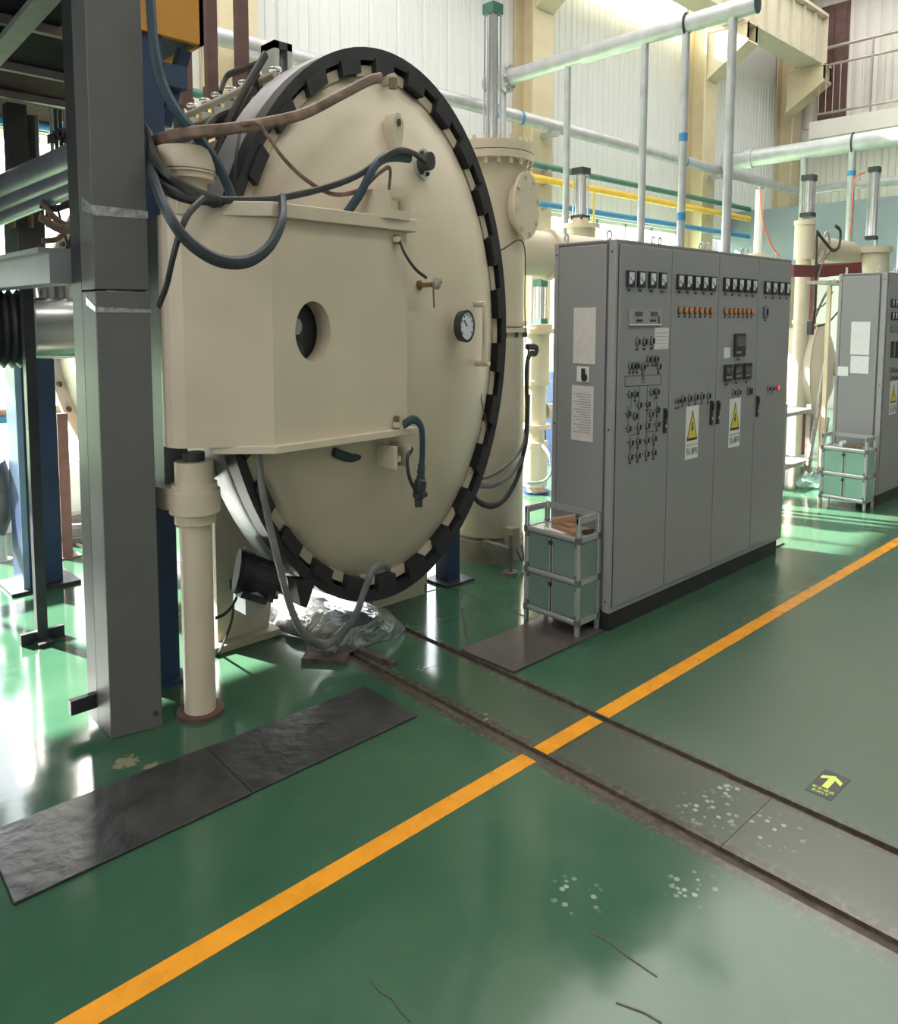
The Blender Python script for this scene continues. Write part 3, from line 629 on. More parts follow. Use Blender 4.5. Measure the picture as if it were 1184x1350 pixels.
# motor by the left foot, tooth latch, foil ducts
mo = thing('drive_motor', (1.95, 3.4, .2), 'dark cylindrical drive motor beside the left furnace foot', 'motor')
c0, c1 = np.array(ay(312, 752, 3.36)), np.array(ay(362, 768, 3.30))
d_ = c1-c0
MB().tube([c0+d_*.35, c1], .066, DARKM, 18, 1, False).build('motor_body', mo); MB().tube([c0, c0+d_*.4], .075, BLACK, 10, 1, False).build('fan_cover', mo)
MB().tube([c0+d_*.1, c0+d_*.12], .083, DARKM, 18, 1, False).build('end_bell', mo)
MB().tube([c1, ay(385, 784, 3.26)], .02, DARKM, 10, 1, False).build('shaft', mo)
for k in range(8):
    a = k*math.pi/4; off = np.array([0, .064*math.cos(a), .064*ZS*math.sin(a)]); MB().tube([c0+d_*.45+off, c1-d_*.05+off], .008, DARKM, 5, 1, False).build('cooling_fin', mo)
MB().box((c0[0]-.0, 3.28, c0[2]-.20), (c0[0]+.10, 3.40, c0[2]-.10), ALU).build('terminal_box', mo)
MB().bar(ay(316, 782, 3.3), ay(350, 792, 3.28), .05, .03, DARKM).build('mount_rail', mo)
MB().bar((c0[0]+.12, 3.34, c0[2]-.1), (c0[0]+.12, 3.62, c0[2]-.16), .05, .05, DARKM).build('mounting_arm', mo)
hose('control_cable', [ay(312, 788, 3.3), ay(305, 800, 3.28), ay(295, 810, 3.28), ay(284, 815, 3.3)], .006, HOSEK, 'short black motor cable going to the hinge pole', 'cable')
hose('control_cable', [ay(308, 792, 3.3), ay(306, 815, 3.3), ay(298, 840, 3.32), az(288, 862)], .006, HOSEK, 'black motor cable dropping to the floor', 'cable')
sk = MB(); a_ = ay(298, 615, 3.3); sk.bar(ay(325, 608, 3.34), ay(352, 690, 3.3), .09, .05, BLACK); sk.bar(ay(310, 612, 3.32), ay(326, 668, 3.30), .05, .05, SILVFL); tag(sk.build('ring_actuator'), 'black and silver ring actuator bar behind the pole', 'actuator')
mb = MB(); mb.prismy([(ay(x, y, 3.15)[0], ay(x, y, 3.15)[2]) for x, y in ((385, 762), (392, 797), (400, 799), (408, 775), (412, 764))], 3.12, 3.2, BLACK); mb.build('ring_stop', fu)
mb = MB(); c_ = az(430, 835); 

fo = [(.19+.02*((j*7) % 3-1)*.6, .10*j) for j in range(8)]
mb.lathe((2.40, 3.12, 0), [(1e-4, 0), (.10, -.01)]+fo, FOIL, 22, 1.3, ZS*.5, 'y', True, 0, math.pi)
mb.v = [(x+.012*math.sin(31*z+17*y), y+.012*math.sin(27*x+19*z), max(0, z+.012*math.sin(33*x+21*y))) for x, y, z in mb.v]
tag(mb.build('foil_duct'), 'crinkled silver foil duct on the floor under the furnace door', 'duct')
mb = MB(); mb.bar((2.05, 3.22, .012), (2.19, 3.05, .012), .10, .024, GROOVE); mb.bar((2.25, 3.55, .01), (2.33, 2.85, .01), .03, .02, GROOVE); tag(mb.build('rail_stub'), 'brown steel rail stub in front of the furnace foot', 'rail')

# ------------------------------------------------------------------ steel columns left of the furnace
gc = thing('steel_column', (1.17, 3.25, 0), 'grey boxed steel column standing left of the furnace door', 'column')
a_, b_ = az(147, 975), az(214.8, 957.8)
f_ = math.atan2(b_[1]-a_[1], b_[0]-a_[0]); X0, X1c = a_[0], b_[0]
sp = zat(383, 1.17, 3.09)
def colq(z0, z1, g):
    mb = MB(); mb.add([(a_[0], a_[1], z0), (b_[0], b_[1], z0), (b_[0]+.02, b_[1]+.16, z0), (a_[0]+.0, a_[1]+.15, z0), (a_[0], a_[1], z1), (b_[0], b_[1], z1), (b_[0]+.02, b_[1]+.16, z1), (a_[0]+.0, a_[1]+.15, z1)], [(0,1,5,4),(1,2,6,5),(2,3,7,6),(3,0,4,7),(0,3,2,1),(4,5,6,7)], GREYST); return mb
colq(.0, sp-.003, 0).build('lower_cladding', gc, bevel=.004); colq(sp+.003, 4.2, 0).build('upper_cladding', gc, bevel=.004)
MB().box((a_[0]+.0, a_[1]+.15, 0), (a_[0]+.05, a_[1]+.26, 4.2), DARKM).build('rear_flange', gc)
MB().box((a_[0]-.10, a_[1]+.16, zat(938, 1.0, 3.3)), (a_[0]+.01, a_[1]+.19, zat(938, 1.0, 3.3)+.06), DARKM).build('foot_bracket', gc)
for y, w_ in ((286, .03), (412, .012)):
    z = zat(y, 1.17, 3.08); MB().add([(a_[0]-.002, a_[1]+.10, z+.03), (a_[0]-.002, a_[1]-.002, z), (b_[0]+.002, b_[1]-.002, z), (b_[0]+.002, b_[1]-.002, z+w_), (a_[0]-.002, a_[1]-.002, z+w_+.01), (a_[0]-.002, a_[1]+.10, z+w_+.05)], [(0,1,4,5),(1,2,3,4)], mat('clear_tape', (.30, .31, .31), .2, var=.4, scale=40)).build('clear_tape', gc)
MB().cyl((b_[0]-.03, b_[1]-.002), .008, .06, .075, DARKM, 8).build('bolt', gc)
bc = thing('blue_post', (1.40, 3.45, 0), 'dark blue steel post between the grey column and the hinge pole', 'post')
MB().box((1.335, 3.42, 0), (1.50, 3.62, 4.2), BLUE).build('post', bc, bevel=.005); MB().box((1.30, 3.38, 0), (1.54, 3.66, .02), BLUE).build('base_plate', bc)
MB().box((1.335, 3.41, 0), (1.38, 3.42, 4.2), BLACK).build('cable_channel', bc)
MB().box((1.49, 3.40, zat(112, 1.5, 3.4)), (1.60, 3.50, zat(82, 1.5, 3.4)), BLUE).build('cleat', bc)
ob = thing('crane_box', (1.75, 3.7, 3.0), 'orange steel box beam hanging above the left of the furnace', 'crane')
a0 = ay(209, 40, 3.40); a1 = ay(269, 60, 3.40); zlo = a1[2]
MB().box((a0[0]-.1, 3.40, zlo), (a1[0], 3.43, zlo+.5), ORANGE).build('front_plate', ob); MB().box((a1[0]-.02, 3.40, zlo), (a1[0], 3.95, zlo+.5), ORANGE).build('side_plate', ob)
MB().box((a0[0]-.1, 3.43, zlo+.02), (a1[0]-.02, 3.95, zlo+.06), BLUE).build('underside', ob); MB().box((a0[0]-.1, 3.43, zlo+.42), (a1[0]-.02, 3.95, zlo+.5), ORANGE).build('top_plate', ob); MB().box((a0[0]-.1, 3.92, zlo), (a1[0], 3.95, zlo+.5), ORANGE).build('rear_plate', ob)
MB().bar((a1[0]-.05, 3.5, zlo-.01), (1.55, 3.55, zlo-.35), .05, .06, BLUE).build('knee_brace', ob)
# brown hangers down to the pipe rack on the vessel
for i, (px, yb, Y, w_) in enumerate(((322, 112, 4.4, .075), (282, 135, 4.7, .07), (248, 150, 5.0, .075), (233, 150, 5.3, .07))):
    p = ay(px, yb, Y); mb = MB(); mb.box((p[0]-w_/2, Y, p[2]), (p[0]+w_/2, Y+.05, 4.6), BROWN); mb.box((p[0]-w_*.55, Y-.01, p[2]-.02), (p[0]+w_*.55, Y+.07, p[2]+.10), BROWN)
    tag(mb.build('hanger_post'), ('red brown hanger post nearest the black ring', 'red brown hanger post second from the ring, over the pipe rack', 'red brown hanger post third from the ring, beside the orange box', 'red brown hanger post farthest from the ring, behind the blue post')[i], 'post', 'hangers over the vessel')
RKP = mat('rack_pipe_paint', (.40, .36, .31), .5, var=.2)
rk = thing('pipe_rack', (2.1, 4.4, 2.7), 'rack of thin pipes and valves along the top of the vessel', 'pipes')
xr = 2.14; P0, P1 = ax(356, 101, xr), ax(232, 161, xr)
for k, (dx, dz, r_, m_) in enumerate(((0, 0, .014, RKP), (-.05, -.12, .02, BRASS), (-.09, -.2, .024, HOSEK), (-.05, -.26, .016, RKP), (-.12, -.33, .03, RUST), (-.14, -.45, .022, RKP))):
    MB().tube([(P0[0]+dx, P0[1]-.05, P0[2]+dz), (P1[0]+dx, P1[1]+.6, P1[2]+dz)], r_, m_, 10, 1, False).build('rack_pipe', rk)
for k in range(9):
    y = P0[1]+.05+k*.16; x = P0[0]+.06
    mb = MB(); mb.cyl((x, y), .018, P0[2]-.25, P0[2]+.04, DARKM, 8); mb.torus((x, y, P0[2]+.06), .03, .006, SILV, 'xy', 10); mb.box((x-.03, y-.02, P0[2]-.06), (x+.03, y+.02, P0[2]-.01), SILVFL); mb.build('valve', rk)
MB().box((P0[0]-.2, P0[1]+.1, P0[2]-.52), (P0[0]+.14, P0[1]+.16, P0[2]-.44), DARKM).build('support_bar', rk); MB().box((P0[0]-.2, P0[1]+1.0, P0[2]-.52), (P0[0]+.14, P0[1]+1.06, P0[2]-.44), DARKM).build('support_bar', rk)
MB().box((P0[0]-.05, P0[1]+.1, P0[2]-.52), (P0[0], P0[1]+.14, P0[2]+.05), DARKM).build('upright', rk); MB().box((P0[0]-.05, P0[1]+1.0, P0[2]-.52), (P0[0], P0[1]+1.04, P0[2]+.05), DARKM).build('upright', rk)
mb = MB(); c_ = ax(365, 84, 2.3); mb.box((c_[0]-.05, c_[1]-.06, c_[2]-.12), (c_[0]-.02, c_[1]+.08, c_[2]+.1), ALU); mb.box((c_[0]+.03, c_[1]-.06, c_[2]-.12), (c_[0]+.06, c_[1]+.08, c_[2]+.1), ALU); mb.box((c_[0]-.05, c_[1]-.06, c_[2]+.06), (c_[0]+.06, c_[1]+.08, c_[2]+.1), DARKM); mb.cyl((c_[0], c_[1]), .02, c_[2]-.35, c_[2]+.05, DARKM, 8); mb.build('limit_switch', rk)
for i, P in enumerate([[(350, 72), (325, 115), (300, 165), (285, 205)], [(335, 120), (310, 165), (282, 215), (262, 260)], [(318, 140), (302, 175), (290, 205), (285, 250)], [(300, 150), (282, 160), (262, 185), (245, 205)]]):
    hose('control_cable', [ay(x, y, 3.62+.1*i) for x, y in P], (.018, .03, .012, .022)[i], HOSEK, ('black cable crossing the pipe rack next to the ring flange', 'thick black hose slanting down behind the ring flange', 'thin black cable beside the silver ring flange', 'black hose at the far end of the pipe rack')[i], 'cable')
hose('control_cable', [ax(348, 80, 2.3), ax(320, 92, 2.28), ax(300, 100, 2.25), ax(290, 122, 2.2)], .014, HOSEK, 'black cable arching above the pipe rack', 'cable')
hose('control_cable', [ay(318, 166, 3.1), ay(314, 190, 3.05), ay(310, 220, 3.03), ay(311, 262, 3.03)], .006, HOSEK, 'thin black cable hanging from the rusty hose beside the ring', 'cable')

# ------------------------------------------------------------------ left background
gb = thing('grey_beam', (1.05, 4.4, 1.8), 'grey horizontal steel beam running back from the column', 'beam')
z1 = zat(335, 1.09, 3.38); z0 = zat(374, 1.09, 3.38)
MB().box((.99, 3.38, z0), (1.12, 6.2, z1), GREYBM).build('web', gb); MB().box((.95, 3.38, z1), (1.16, 6.2, z1+.02), GREYBM).build('flange', gb); MB().box((1.085, 3.30, z0-.06), (1.18, 3.46, z0), DARKM).build('cleat', gb)
tb = thing('floor_stand', (1.159, 4.345, 0), 'thin dark stand with a cross foot under the grey beam', 'stand')
MB().box((1.135, 4.32, .02), (1.185, 4.37, z0), DARKM).build('upright', tb); MB().box((1.06, 4.335, 0), (1.27, 4.36, .06), BLACK).build('cross_foot', tb); MB().box((1.12, 4.25, 0), (1.19, 4.46, .02), BLACK).build('foot_plate', tb)
b2 = thing('blue_post', (1.37, 5.25, 0), 'wide blue steel post behind the thin stand at the left', 'post')
zq = zat(392, 1.36, 5.28); MB().box((1.30, 5.2, .02), (1.53, 5.42, zq), BLUE).build('post', b2, bevel=.006); MB().box((1.22, 5.15, 0), (1.62, 5.5, .02), DARKM).build('base_plate', b2); MB().box((1.30, 5.195, .02), (1.335, 5.2, zq), mat('pale_blue_edge', (.22, .34, .5), .4)).build('edge_strip', b2)
MB().cyl((1.42, 5.3), .05, zq, zq+.25, DARKM, 16).build('top_socket', b2)
p = az(88, 735); q = thing('brown_post', (p[0], p[1], 0), 'slim red brown post in front of the coiled hose', 'post')
zq2 = zat(545, p[0], p[1]); MB().box((p[0]-.035, p[1]-.03, .01), (p[0]+.035, p[1]+.03, zq2), BROWN).build('post', q); MB().box((p[0]-.09, p[1]-.05, 0), (p[0]+.09, p[1]+.05, .012), BROWN).build('base_plate', q)
mb = MB(); p = az(100, 712); N_ = 70
mb.tube([(p[0]+.12+.26*math.cos(i*.36), p[1]+.10+.24*math.sin(i*.36), .03+.09*i/N_) for i in range(N_)], .028, HOSEG, 7, 2); tag(mb.build('coiled_hose'), 'thick dark hose coiled on the floor behind the brown post', 'hose')
hose('floor_hose', [az(92, 718), az(60, 716), az(35, 708), az(14, 694), az(-10, 680)], .026, HOSEG, 'dark hose lying on the floor from the coil to the left edge')
hose('floor_hose', [ay(8, 625, 6.2), ay(25, 645, 6.1), ay(45, 672, 6.0), az(75, 705), az(110, 722)], .012, GALV, 'thin grey cable sloping down to the coiled hose', 'cable')
mb = MB(); mb.tube([ay(-4, 610, 5.5), ay(5, 640, 5.5), ay(6, 670, 5.5), ay(-3, 700, 5.52)], .05, HOSEG, 12, 6); p = az(4, 739); cdt = thing('curved_duct', (p[0], p[1], 0), 'grey curved duct on a stub at the left edge', 'duct'); mb.build('duct_bend', cdt); MB().cyl(p[:2], .03, 0, .5, GALV, 10).build('stub', cdt); MB().cyl(p[:2], .06, 0, .012, GALV, 14).build('foot', cdt)
pr_ = MB(); z = ay(40, 548, YW-.3)[2]; pr_.tube([(-2, YW-.3, z), (3.3, YW-.3, z)], .03, BLUEB, 10, 1, False); tag(pr_.build('blue_rail'), 'blue rail pipe across the left window', 'pipe')
pr_ = MB(); z = ay(40, 541, YW-.3)[2]; pr_.tube([(-2, YW-.33, z), (3.3, YW-.33, z)], .018, RUST, 8, 1, False); tag(pr_.build('window_cable'), 'brown cable lying on the blue rail of the left window', 'cable')
sd = thing('steel_duct', (1.35, 4.9, 1.5), 'bright round steel duct with black ribbed bellows at the left edge', 'duct')
cy_, cz_ = 4.75, zat(433, 1.45, 4.75); r_ = .115
MB().cylx((cy_, cz_), r_, 1.28, 2.1, SILV, 24).build('pipe', sd); MB().cylx((cy_, cz_), r_*1.12, 1.24, 1.28, SILVFL, 24).build('flange', sd)
mb = MB(); mb.lathe((0, cy_, cz_), [(.125+.02*(j % 2), .78+.46*j/22) for j in range(23)], RUB, 24, 1, ZS, 'x'); mb.build('bellows', sd); MB().cylx((cy_, cz_), .16, 1.02, 1.07, DARKM, 24).build('clamp_flange', sd)
for i, (x, m_) in enumerate(((62, SILV), (84, SILV), (104, SILV))):
    p = ay(x, 400, 4.8); mb = MB(); mb.cyl((p[0], 4.8), .05, cz_+.05, z0+.25, m_, 16); mb.build('riser_pipe', sd)
OVP = mat('dull_silver_pipe', (.15, .16, .20), .4, .15, var=.2)
# sloping silver pipes and the dark machinery above the beam
for i, dy in enumerate((0, 24, 42)):
    q0, q1 = ay(108, 203+dy, 3.9), ax(-6, 250+dy, 1.08 if False else ay(108, 203+dy, 3.9)[0])
    mb = MB(); mb.tube([q0, q1], (.05, .032, .026)[i], OVP, 14, 1, False); tag(mb.build('overhead_pipe'), ('thick silver pipe, uppermost of three at the upper left', 'silver pipe, middle of three at the upper left', 'thin silver pipe, lowest of three at the upper left')[i], 'pipe', 'silver pipes above the beam')
zd = z1+.02
dm = thing('hydraulic_unit', (1.3, 5.5, zd), 'dark machine block with valves standing on the grey beam', 'machine')
YM = 5.45
x0 = ay(22, 300, YM)[0]; x1 = ay(60, 300, YM)[0]
mb = MB(); mb.box((x0, YM, zd), (x1, YM+.3, zat(268, x0, YM)), DARKM); mb.build('body', dm, bevel=.01)
zt_ = zat(268, x0, YM); zz = 3.05
MB().box((1.42, YM+.12, zt_), (1.535, YM+.22, zz), DARKM).build('riser', dm)
for k in range(7):
    x = ay(68+k*6, 170, YM+.1)[0]; MB().cyl((x, YM+.1), .012, zat(205, x, YM+.1), zz, (DARKM, SILVFL)[k % 3 == 0], 8).build('valve_rod', dm); MB().box((x-.02, YM+.07, zat(190-4*(k % 3), x, YM+.1)), (x+.02, YM+.13, zat(178-4*(k % 3), x, YM+.1)), DARKM).build('valve_block', dm)
for k in range(3):
    x = ay(15+k*24, 265, YM-.05)[0]; MB().cyl((x, YM-.05), .018, zat(300, x, YM-.05), zat(262, x, YM-.05), BRASS, 8).build('fitting', dm)
for k in range(6):
    x = ay(10+k*7, 200, YM+.4)[0]; MB().cyl((x, YM+.4), .015+.02*(k % 2), zat(250, x, YM+.4), zz, (DARKM, RUST, DARKM)[k % 3], 8).build('stem', dm)
for i, P in enumerate([[(52, 285), (75, 300), (95, 302), (110, 300)], [(55, 265), (70, 285), (88, 297), (110, 296)], [(53, 270), (72, 275), (95, 268), (112, 262)], [(55, 318), (75, 315), (90, 300), (100, 275), (104, 255)], [(72, 250), (80, 262), (97, 272), (112, 276)], [(76, 275), (84, 305), (90, 325), (92, 340)], [(80, 345), (92, 320), (100, 290), (103, 262)]]):
    hose('control_cable', [ay(x, y, 4.3+.04*i) for x, y in P], (.016, .013, .012, .01, .016, .007, .01)[i], (RUST, RUST, HOSEK, RUST, RUST, HOSEK, HOSEK)[i], 'cable number %s of the tangle beside the column above the grey beam' % ('one two three four five six seven'.split()[i]), 'cable', 'tangle of cables by the column')
# platform overhead at the upper left
pf = thing('overhead_platform', (.3, 4.6, 3.1), 'dark steel platform underside with joists at the upper left', 'platform')
zp_ = 3.1
for k, y in enumerate((3.0, 3.4, 4.26, 5.02, 5.64)):
    y2 = (3.4, 4.26, 5.02, 5.64, 6.5)[k]
    xr_ = (1.15, 1.33, 1.95, 1.95, 1.95)[k]
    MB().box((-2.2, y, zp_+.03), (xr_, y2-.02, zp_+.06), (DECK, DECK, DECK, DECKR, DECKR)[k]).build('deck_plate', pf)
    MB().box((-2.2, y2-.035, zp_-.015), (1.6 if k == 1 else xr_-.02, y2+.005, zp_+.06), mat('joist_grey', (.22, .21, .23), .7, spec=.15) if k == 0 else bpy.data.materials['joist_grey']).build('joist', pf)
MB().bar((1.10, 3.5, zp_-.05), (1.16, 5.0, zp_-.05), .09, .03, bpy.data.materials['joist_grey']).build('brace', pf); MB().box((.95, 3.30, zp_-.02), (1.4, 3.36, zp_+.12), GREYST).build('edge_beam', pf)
for xa, xb in ((-2.2, 1.40), (1.59, 1.74)): MB().box((xa, 6.3, 1.95), (xb, 6.34, zp_+.03), DECK).build('sun_block_panel', pf)  # added panels, hung low to keep sun off the near floor, slot left open
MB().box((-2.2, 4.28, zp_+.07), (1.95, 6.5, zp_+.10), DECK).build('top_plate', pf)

# ------------------------------------------------------------------ pump behind the door's right side
TX, TY, TR = 3.99, 3.80, .238
GRIME = mat('grimy_cream', (.30, .25, .19), .6, var=.3); GRIME2 = mat('grimy_steel', (.13, .12, .10), .6, var=.3)
tk = thing('diffusion_pump', (TX, TY, 0), 'tall cream cylindrical pump tower right of the furnace door with bolted flanges', 'pump')
z_ = lambda y: zat(y, TX, TY-TR)
zc_ = lambda y: zat(y, TX, TY)
ztop = zc_(205)
MB().cyl((TX, TY), TR, z_(745), z_(440), CREAM2, 40).build('lower_barrel', tk); MB().cyl((TX, TY), TR*.985, z_(440), ztop-.05, CREAM, 40).build('upper_barrel', tk)
MB().cyl((TX, TY), TR+.012, z_(745), z_(712), GRIME, 40).build('base_band', tk); MB().cyl((TX, TY), TR*.9, 0.05, z_(745), BLACK, 32).build('plinth', tk); MB().cyl((TX, TY), TR*1.0, z_(712), z_(707), BLACK, 40).build('gasket', tk)
for i, (za, zb_) in enumerate(((ztop-.06, ztop-.01), (ztop-.005, ztop+.055))): MB().cyl((TX, TY), TR*1.22, za, zb_, CREAM, 40).build('top_flange', tk)
for za in (z_(436), z_(428)): MB().cyl((TX, TY), TR*1.10, za-.012, za+.02, CREAM, 40).build('middle_flange', tk)
for k in range(20):
    a = 2*math.pi*k/20; x, y = TX+TR*1.13*math.cos(a), TY+TR*1.13*math.sin(a); MB().cyl((x, y), .014, ztop-.10, ztop+.085, CREAM, 6).build('flange_bolt', tk)
for k in range(16):
    a = 2*math.pi*k/16; MB().cyl((TX+TR*1.05*math.cos(a), TY+TR*1.05*math.sin(a)), .01, z_(436)-.045, z_(436), DARKM, 6).build('flange_bolt', tk)
# round blank port on its side
pp = np.array([TX+.19, TY-.17]); dn = np.array([.45, -.89]); zp2 = zat(275, TX+.2, TY-.25)
mb = MB(); R_ = .125; C_ = TX*0
def disc(mb, c, n, r, t, m, k=24):
    u = np.array([-n[1], n[0]]); v = []
    for h in (0, t):
        for i in range(k):
            a = 2*math.pi*i/k; v.append((c[0]+n[0]*h+u[0]*r*math.cos(a), c[1]+n[1]*h+u[1]*r*math.cos(a), c[2]+r*ZS*math.sin(a)))
    mb.add(v, [tuple(reversed(range(k))), tuple(range(k, 2*k))]+[(i, (i+1) % k, k+(i+1) % k, k+i) for i in range(k)], m); return mb
dn = np.array([.13, -.99]); pc = (TX+dn[0]*(TR-.02), TY+dn[1]*(TR-.02), zp2)
disc(mb, pc, dn, .115, .06, CREAM).build('port_neck', tk); mb = MB(); disc(mb, (pc[0]+dn[0]*.06, pc[1]+dn[1]*.06, zp2), dn, .15, .022, CREAM)
pb = mb.build('port_cover', tk)
for k in range(8):
    a = k*math.pi/4+.2; u = np.array([-dn[1], dn[0]]); mb = MB(); disc(mb, (pc[0]+dn[0]*.08+u[0]*.13*math.cos(a), pc[1]+dn[1]*.08+u[1]*.13*math.cos(a), zp2+.13*ZS*math.sin(a)), dn, .012, .016, CREAM2, 6).build('cover_bolt', pb)
def air_cylinder(parent, x, y, za, zb_, r, capm=DARKM, m=SILV):
    MB().cyl((x, y), r, za, zb_, m, 16).build('cylinder_barrel', parent)
    for dx, dy in ((1, 1), (1, -1), (-1, 1), (-1, -1)): MB().cyl((x+dx*r*.95, y+dy*r*.95), r*.16, za, zb_, m, 6).build('tie_rod', parent)
    MB().box((x-r*1.25, y-r*1.25, zb_), (x+r*1.25, y+r*1.25, zb_+.07), capm).build('cylinder_cap', parent); MB().box((x-r*1.25, y-r*1.25, za-.05), (x+r*1.25, y+r*1.25, za), capm).build('cylinder_foot', parent)
air_cylinder(tk, TX-.02, TY-.02, ztop+.1, zc_(22), .04, GPIPE)
p = az(673, 757); MB().cyl(p[:2], .015, .02, z_(690), GRIME2, 8).build('levelling_leg', tk); MB().cyl(p[:2], .055, 0, .02, GRIME2, 16).build('levelling_foot', tk); MB().box((p[0]-.02, p[1]-.0, z_(714)), (p[0]+.03, p[1]+.25, z_(712)+.03), GRIME2).build('leg_bracket', tk)
mb = MB(); q = (p[0]+.10, p[1]+.08); mb.box((q[0], q[1], .12), (q[0]+.08, q[1]+.07, .27), GRIME); tag(mb.build('junction_box'), 'tan junction box low on the pump tower', 'box'); 
hose('control_cable', [(q[0]+.03, q[1]-.01, .14), (q[0]+.05, q[1]-.04, .06), (q[0]+.09, q[1]-.03, .05), (q[0]+.1, q[1]+.0, .14)], .006, TEALK, 'thin green cable loop under the tan junction box', 'cable')
for i, P in enumerate([[(628, 632), (650, 626), (672, 610), (688, 590), (694, 560), (696, 500), (697, 460)], [(628, 640), (650, 640), (672, 628), (688, 605), (695, 575), (697, 520)], [(622, 650), (632, 662), (650, 667), (668, 655), (684, 625), (692, 585), (695, 540), (694, 490), (698, 468), (706, 466), (707, 458), (695, 457)]]):
    hose('control_cable', [ay(x, y, 3.50) for x, y in P], (.009, .012, .014)[i], (HOSEG, HOSEG, HOSEK)[i], ('thin grey cable, topmost of the loops round the pump tower', 'grey cable, middle of the loops round the pump tower', 'black cable, lowest and longest of the loops round the pump tower')[i], 'cable', 'cables looped round the pump tower')
hose('thin_wire', [ay(660, 330, 3.4), ay(690, 320, 3.45), ay(692, 400, 3.45), ay(693, 470, 3.45)], .004, HOSEK, 'thin dark wire down the side of the pump tower', 'wire')
p = az(598, 768); bp_ = thing('blue_post', (p[0], p[1], 0), 'short blue post with foot plate right of the door ring', 'post')
MB().box((p[0]-.055, p[1]-.0, .015), (p[0]+.055, p[1]+.11, .95), BLUE).build('post', bp_); MB().box((p[0]-.11, p[1]-.06, 0), (p[0]+.13, p[1]+.16, .015), DARKM).build('base_plate', bp_)
# link pipe and second pump behind the cabinet
lk = thing('vacuum_pipe', (4.6, 4.0, 1.9), 'wide cream horizontal vacuum pipe behind the pump tower', 'pipe')
za = zat(335, 4.9, 4.0); MB().cylx((4.05, za), .12, 4.1, 5.6, CREAM, 24).build('pipe', lk); MB().cylx((4.05, za), .14, 4.9, 4.93, CREAM, 24).build('flange', lk)
p2 = thing('roots_pump', (5.75, 4.86, 0), 'slim cream pump column with valves between tower and cabinet', 'pump')
sx, sy = 5.75, 4.86
zz_ = lambda y: zat(y, sx, sy)
for i, (y0, y1, r_) in enumerate(((640, 585, .115), (585, 562, .085), (562, 505, .10), (505, 435, .125))): MB().cyl((sx, sy), r_, zz_(y0), zz_(y1), CREAM, 24).build('column_section', p2)
for y, r_ in ((585, .12), (562, .14), (505, .135), (437, .165), (431, .15)): MB().cyl((sx, sy), r_, zz_(y)-.02, zz_(y)+.025, CREAM, 28).build('flange', p2)
MB().cyl((sx, sy), .06, 0, zz_(640), BLUE, 12).build('stand', p2); MB().cyl((sx, sy), .14, 0, .02, BLUE, 20).build('foot', p2)
MB().tube([(sx, sy, zz_(636)), (sx-.02, sy-.02, zz_(655)), (sx-.12, sy+.05, zz_(668)), (sx-.3, sy+.2, zz_(672))], .085, PEACH, 14, 6).build('elbow', p2)
air_cylinder(p2, sx+.02, sy-.02, zz_(420), zz_(378), .04, GPIPE)
MB().tube([(sx+.1, sy-.05, zz_(543)), (sx+.28, sy-.1, zz_(541))], .05, CREAM, 10, 1, False).build('side_port', p2)
hose('water_hose', [ay(716, 588, 4.7), ay(724, 600, 4.5), ay(727, 620, 4.5), ay(718, 634, 4.55), ay(700, 637, 4.6), ay(688, 634, 4.7)], .012, GALV, 'pale hose curling below the slim pump column')
for i, (px, Y) in enumerate(((738, 5.6), (722, 5.9))):
    p = ay(px, 560, Y); t = thing('blue_pillar', (p[0], Y, 0), ('blue machine frame post left of the cabinet back', 'blue machine frame post behind the slim pump column')[i], 'post'); MB().box((p[0]-.1, Y, 0), (p[0]+.1, Y+.12, zat(490, p[0], Y)), BLUE).build('post', t); MB().box((p[0]-.15, Y-.05, 0), (p[0]+.15, Y+.2, .02), BLUE).build('foot', t)
# tall pump behind the cabinet
p3 = thing('diffusion_pump', (5.6, 4.3, 0), 'cream pump with tall air cylinder rising behind the grey cabinet', 'pump')
qx, qy = ay(765, 300, 4.95)[:2]; zq_ = lambda y: zat(y, qx, qy)
MB().cyl((qx, qy), .155, 0, zq_(297), CREAM, 28).build('barrel', p3); MB().cyl((qx, qy), .20, zq_(302), zq_(296), CREAM, 28).build('flange', p3); MB().cyl((qx, qy), .085, zq_(296), zq_(288), CREAM, 20).build('neck', p3)
air_cylinder(p3, qx, qy, zq_(284), zq_(231), .055)
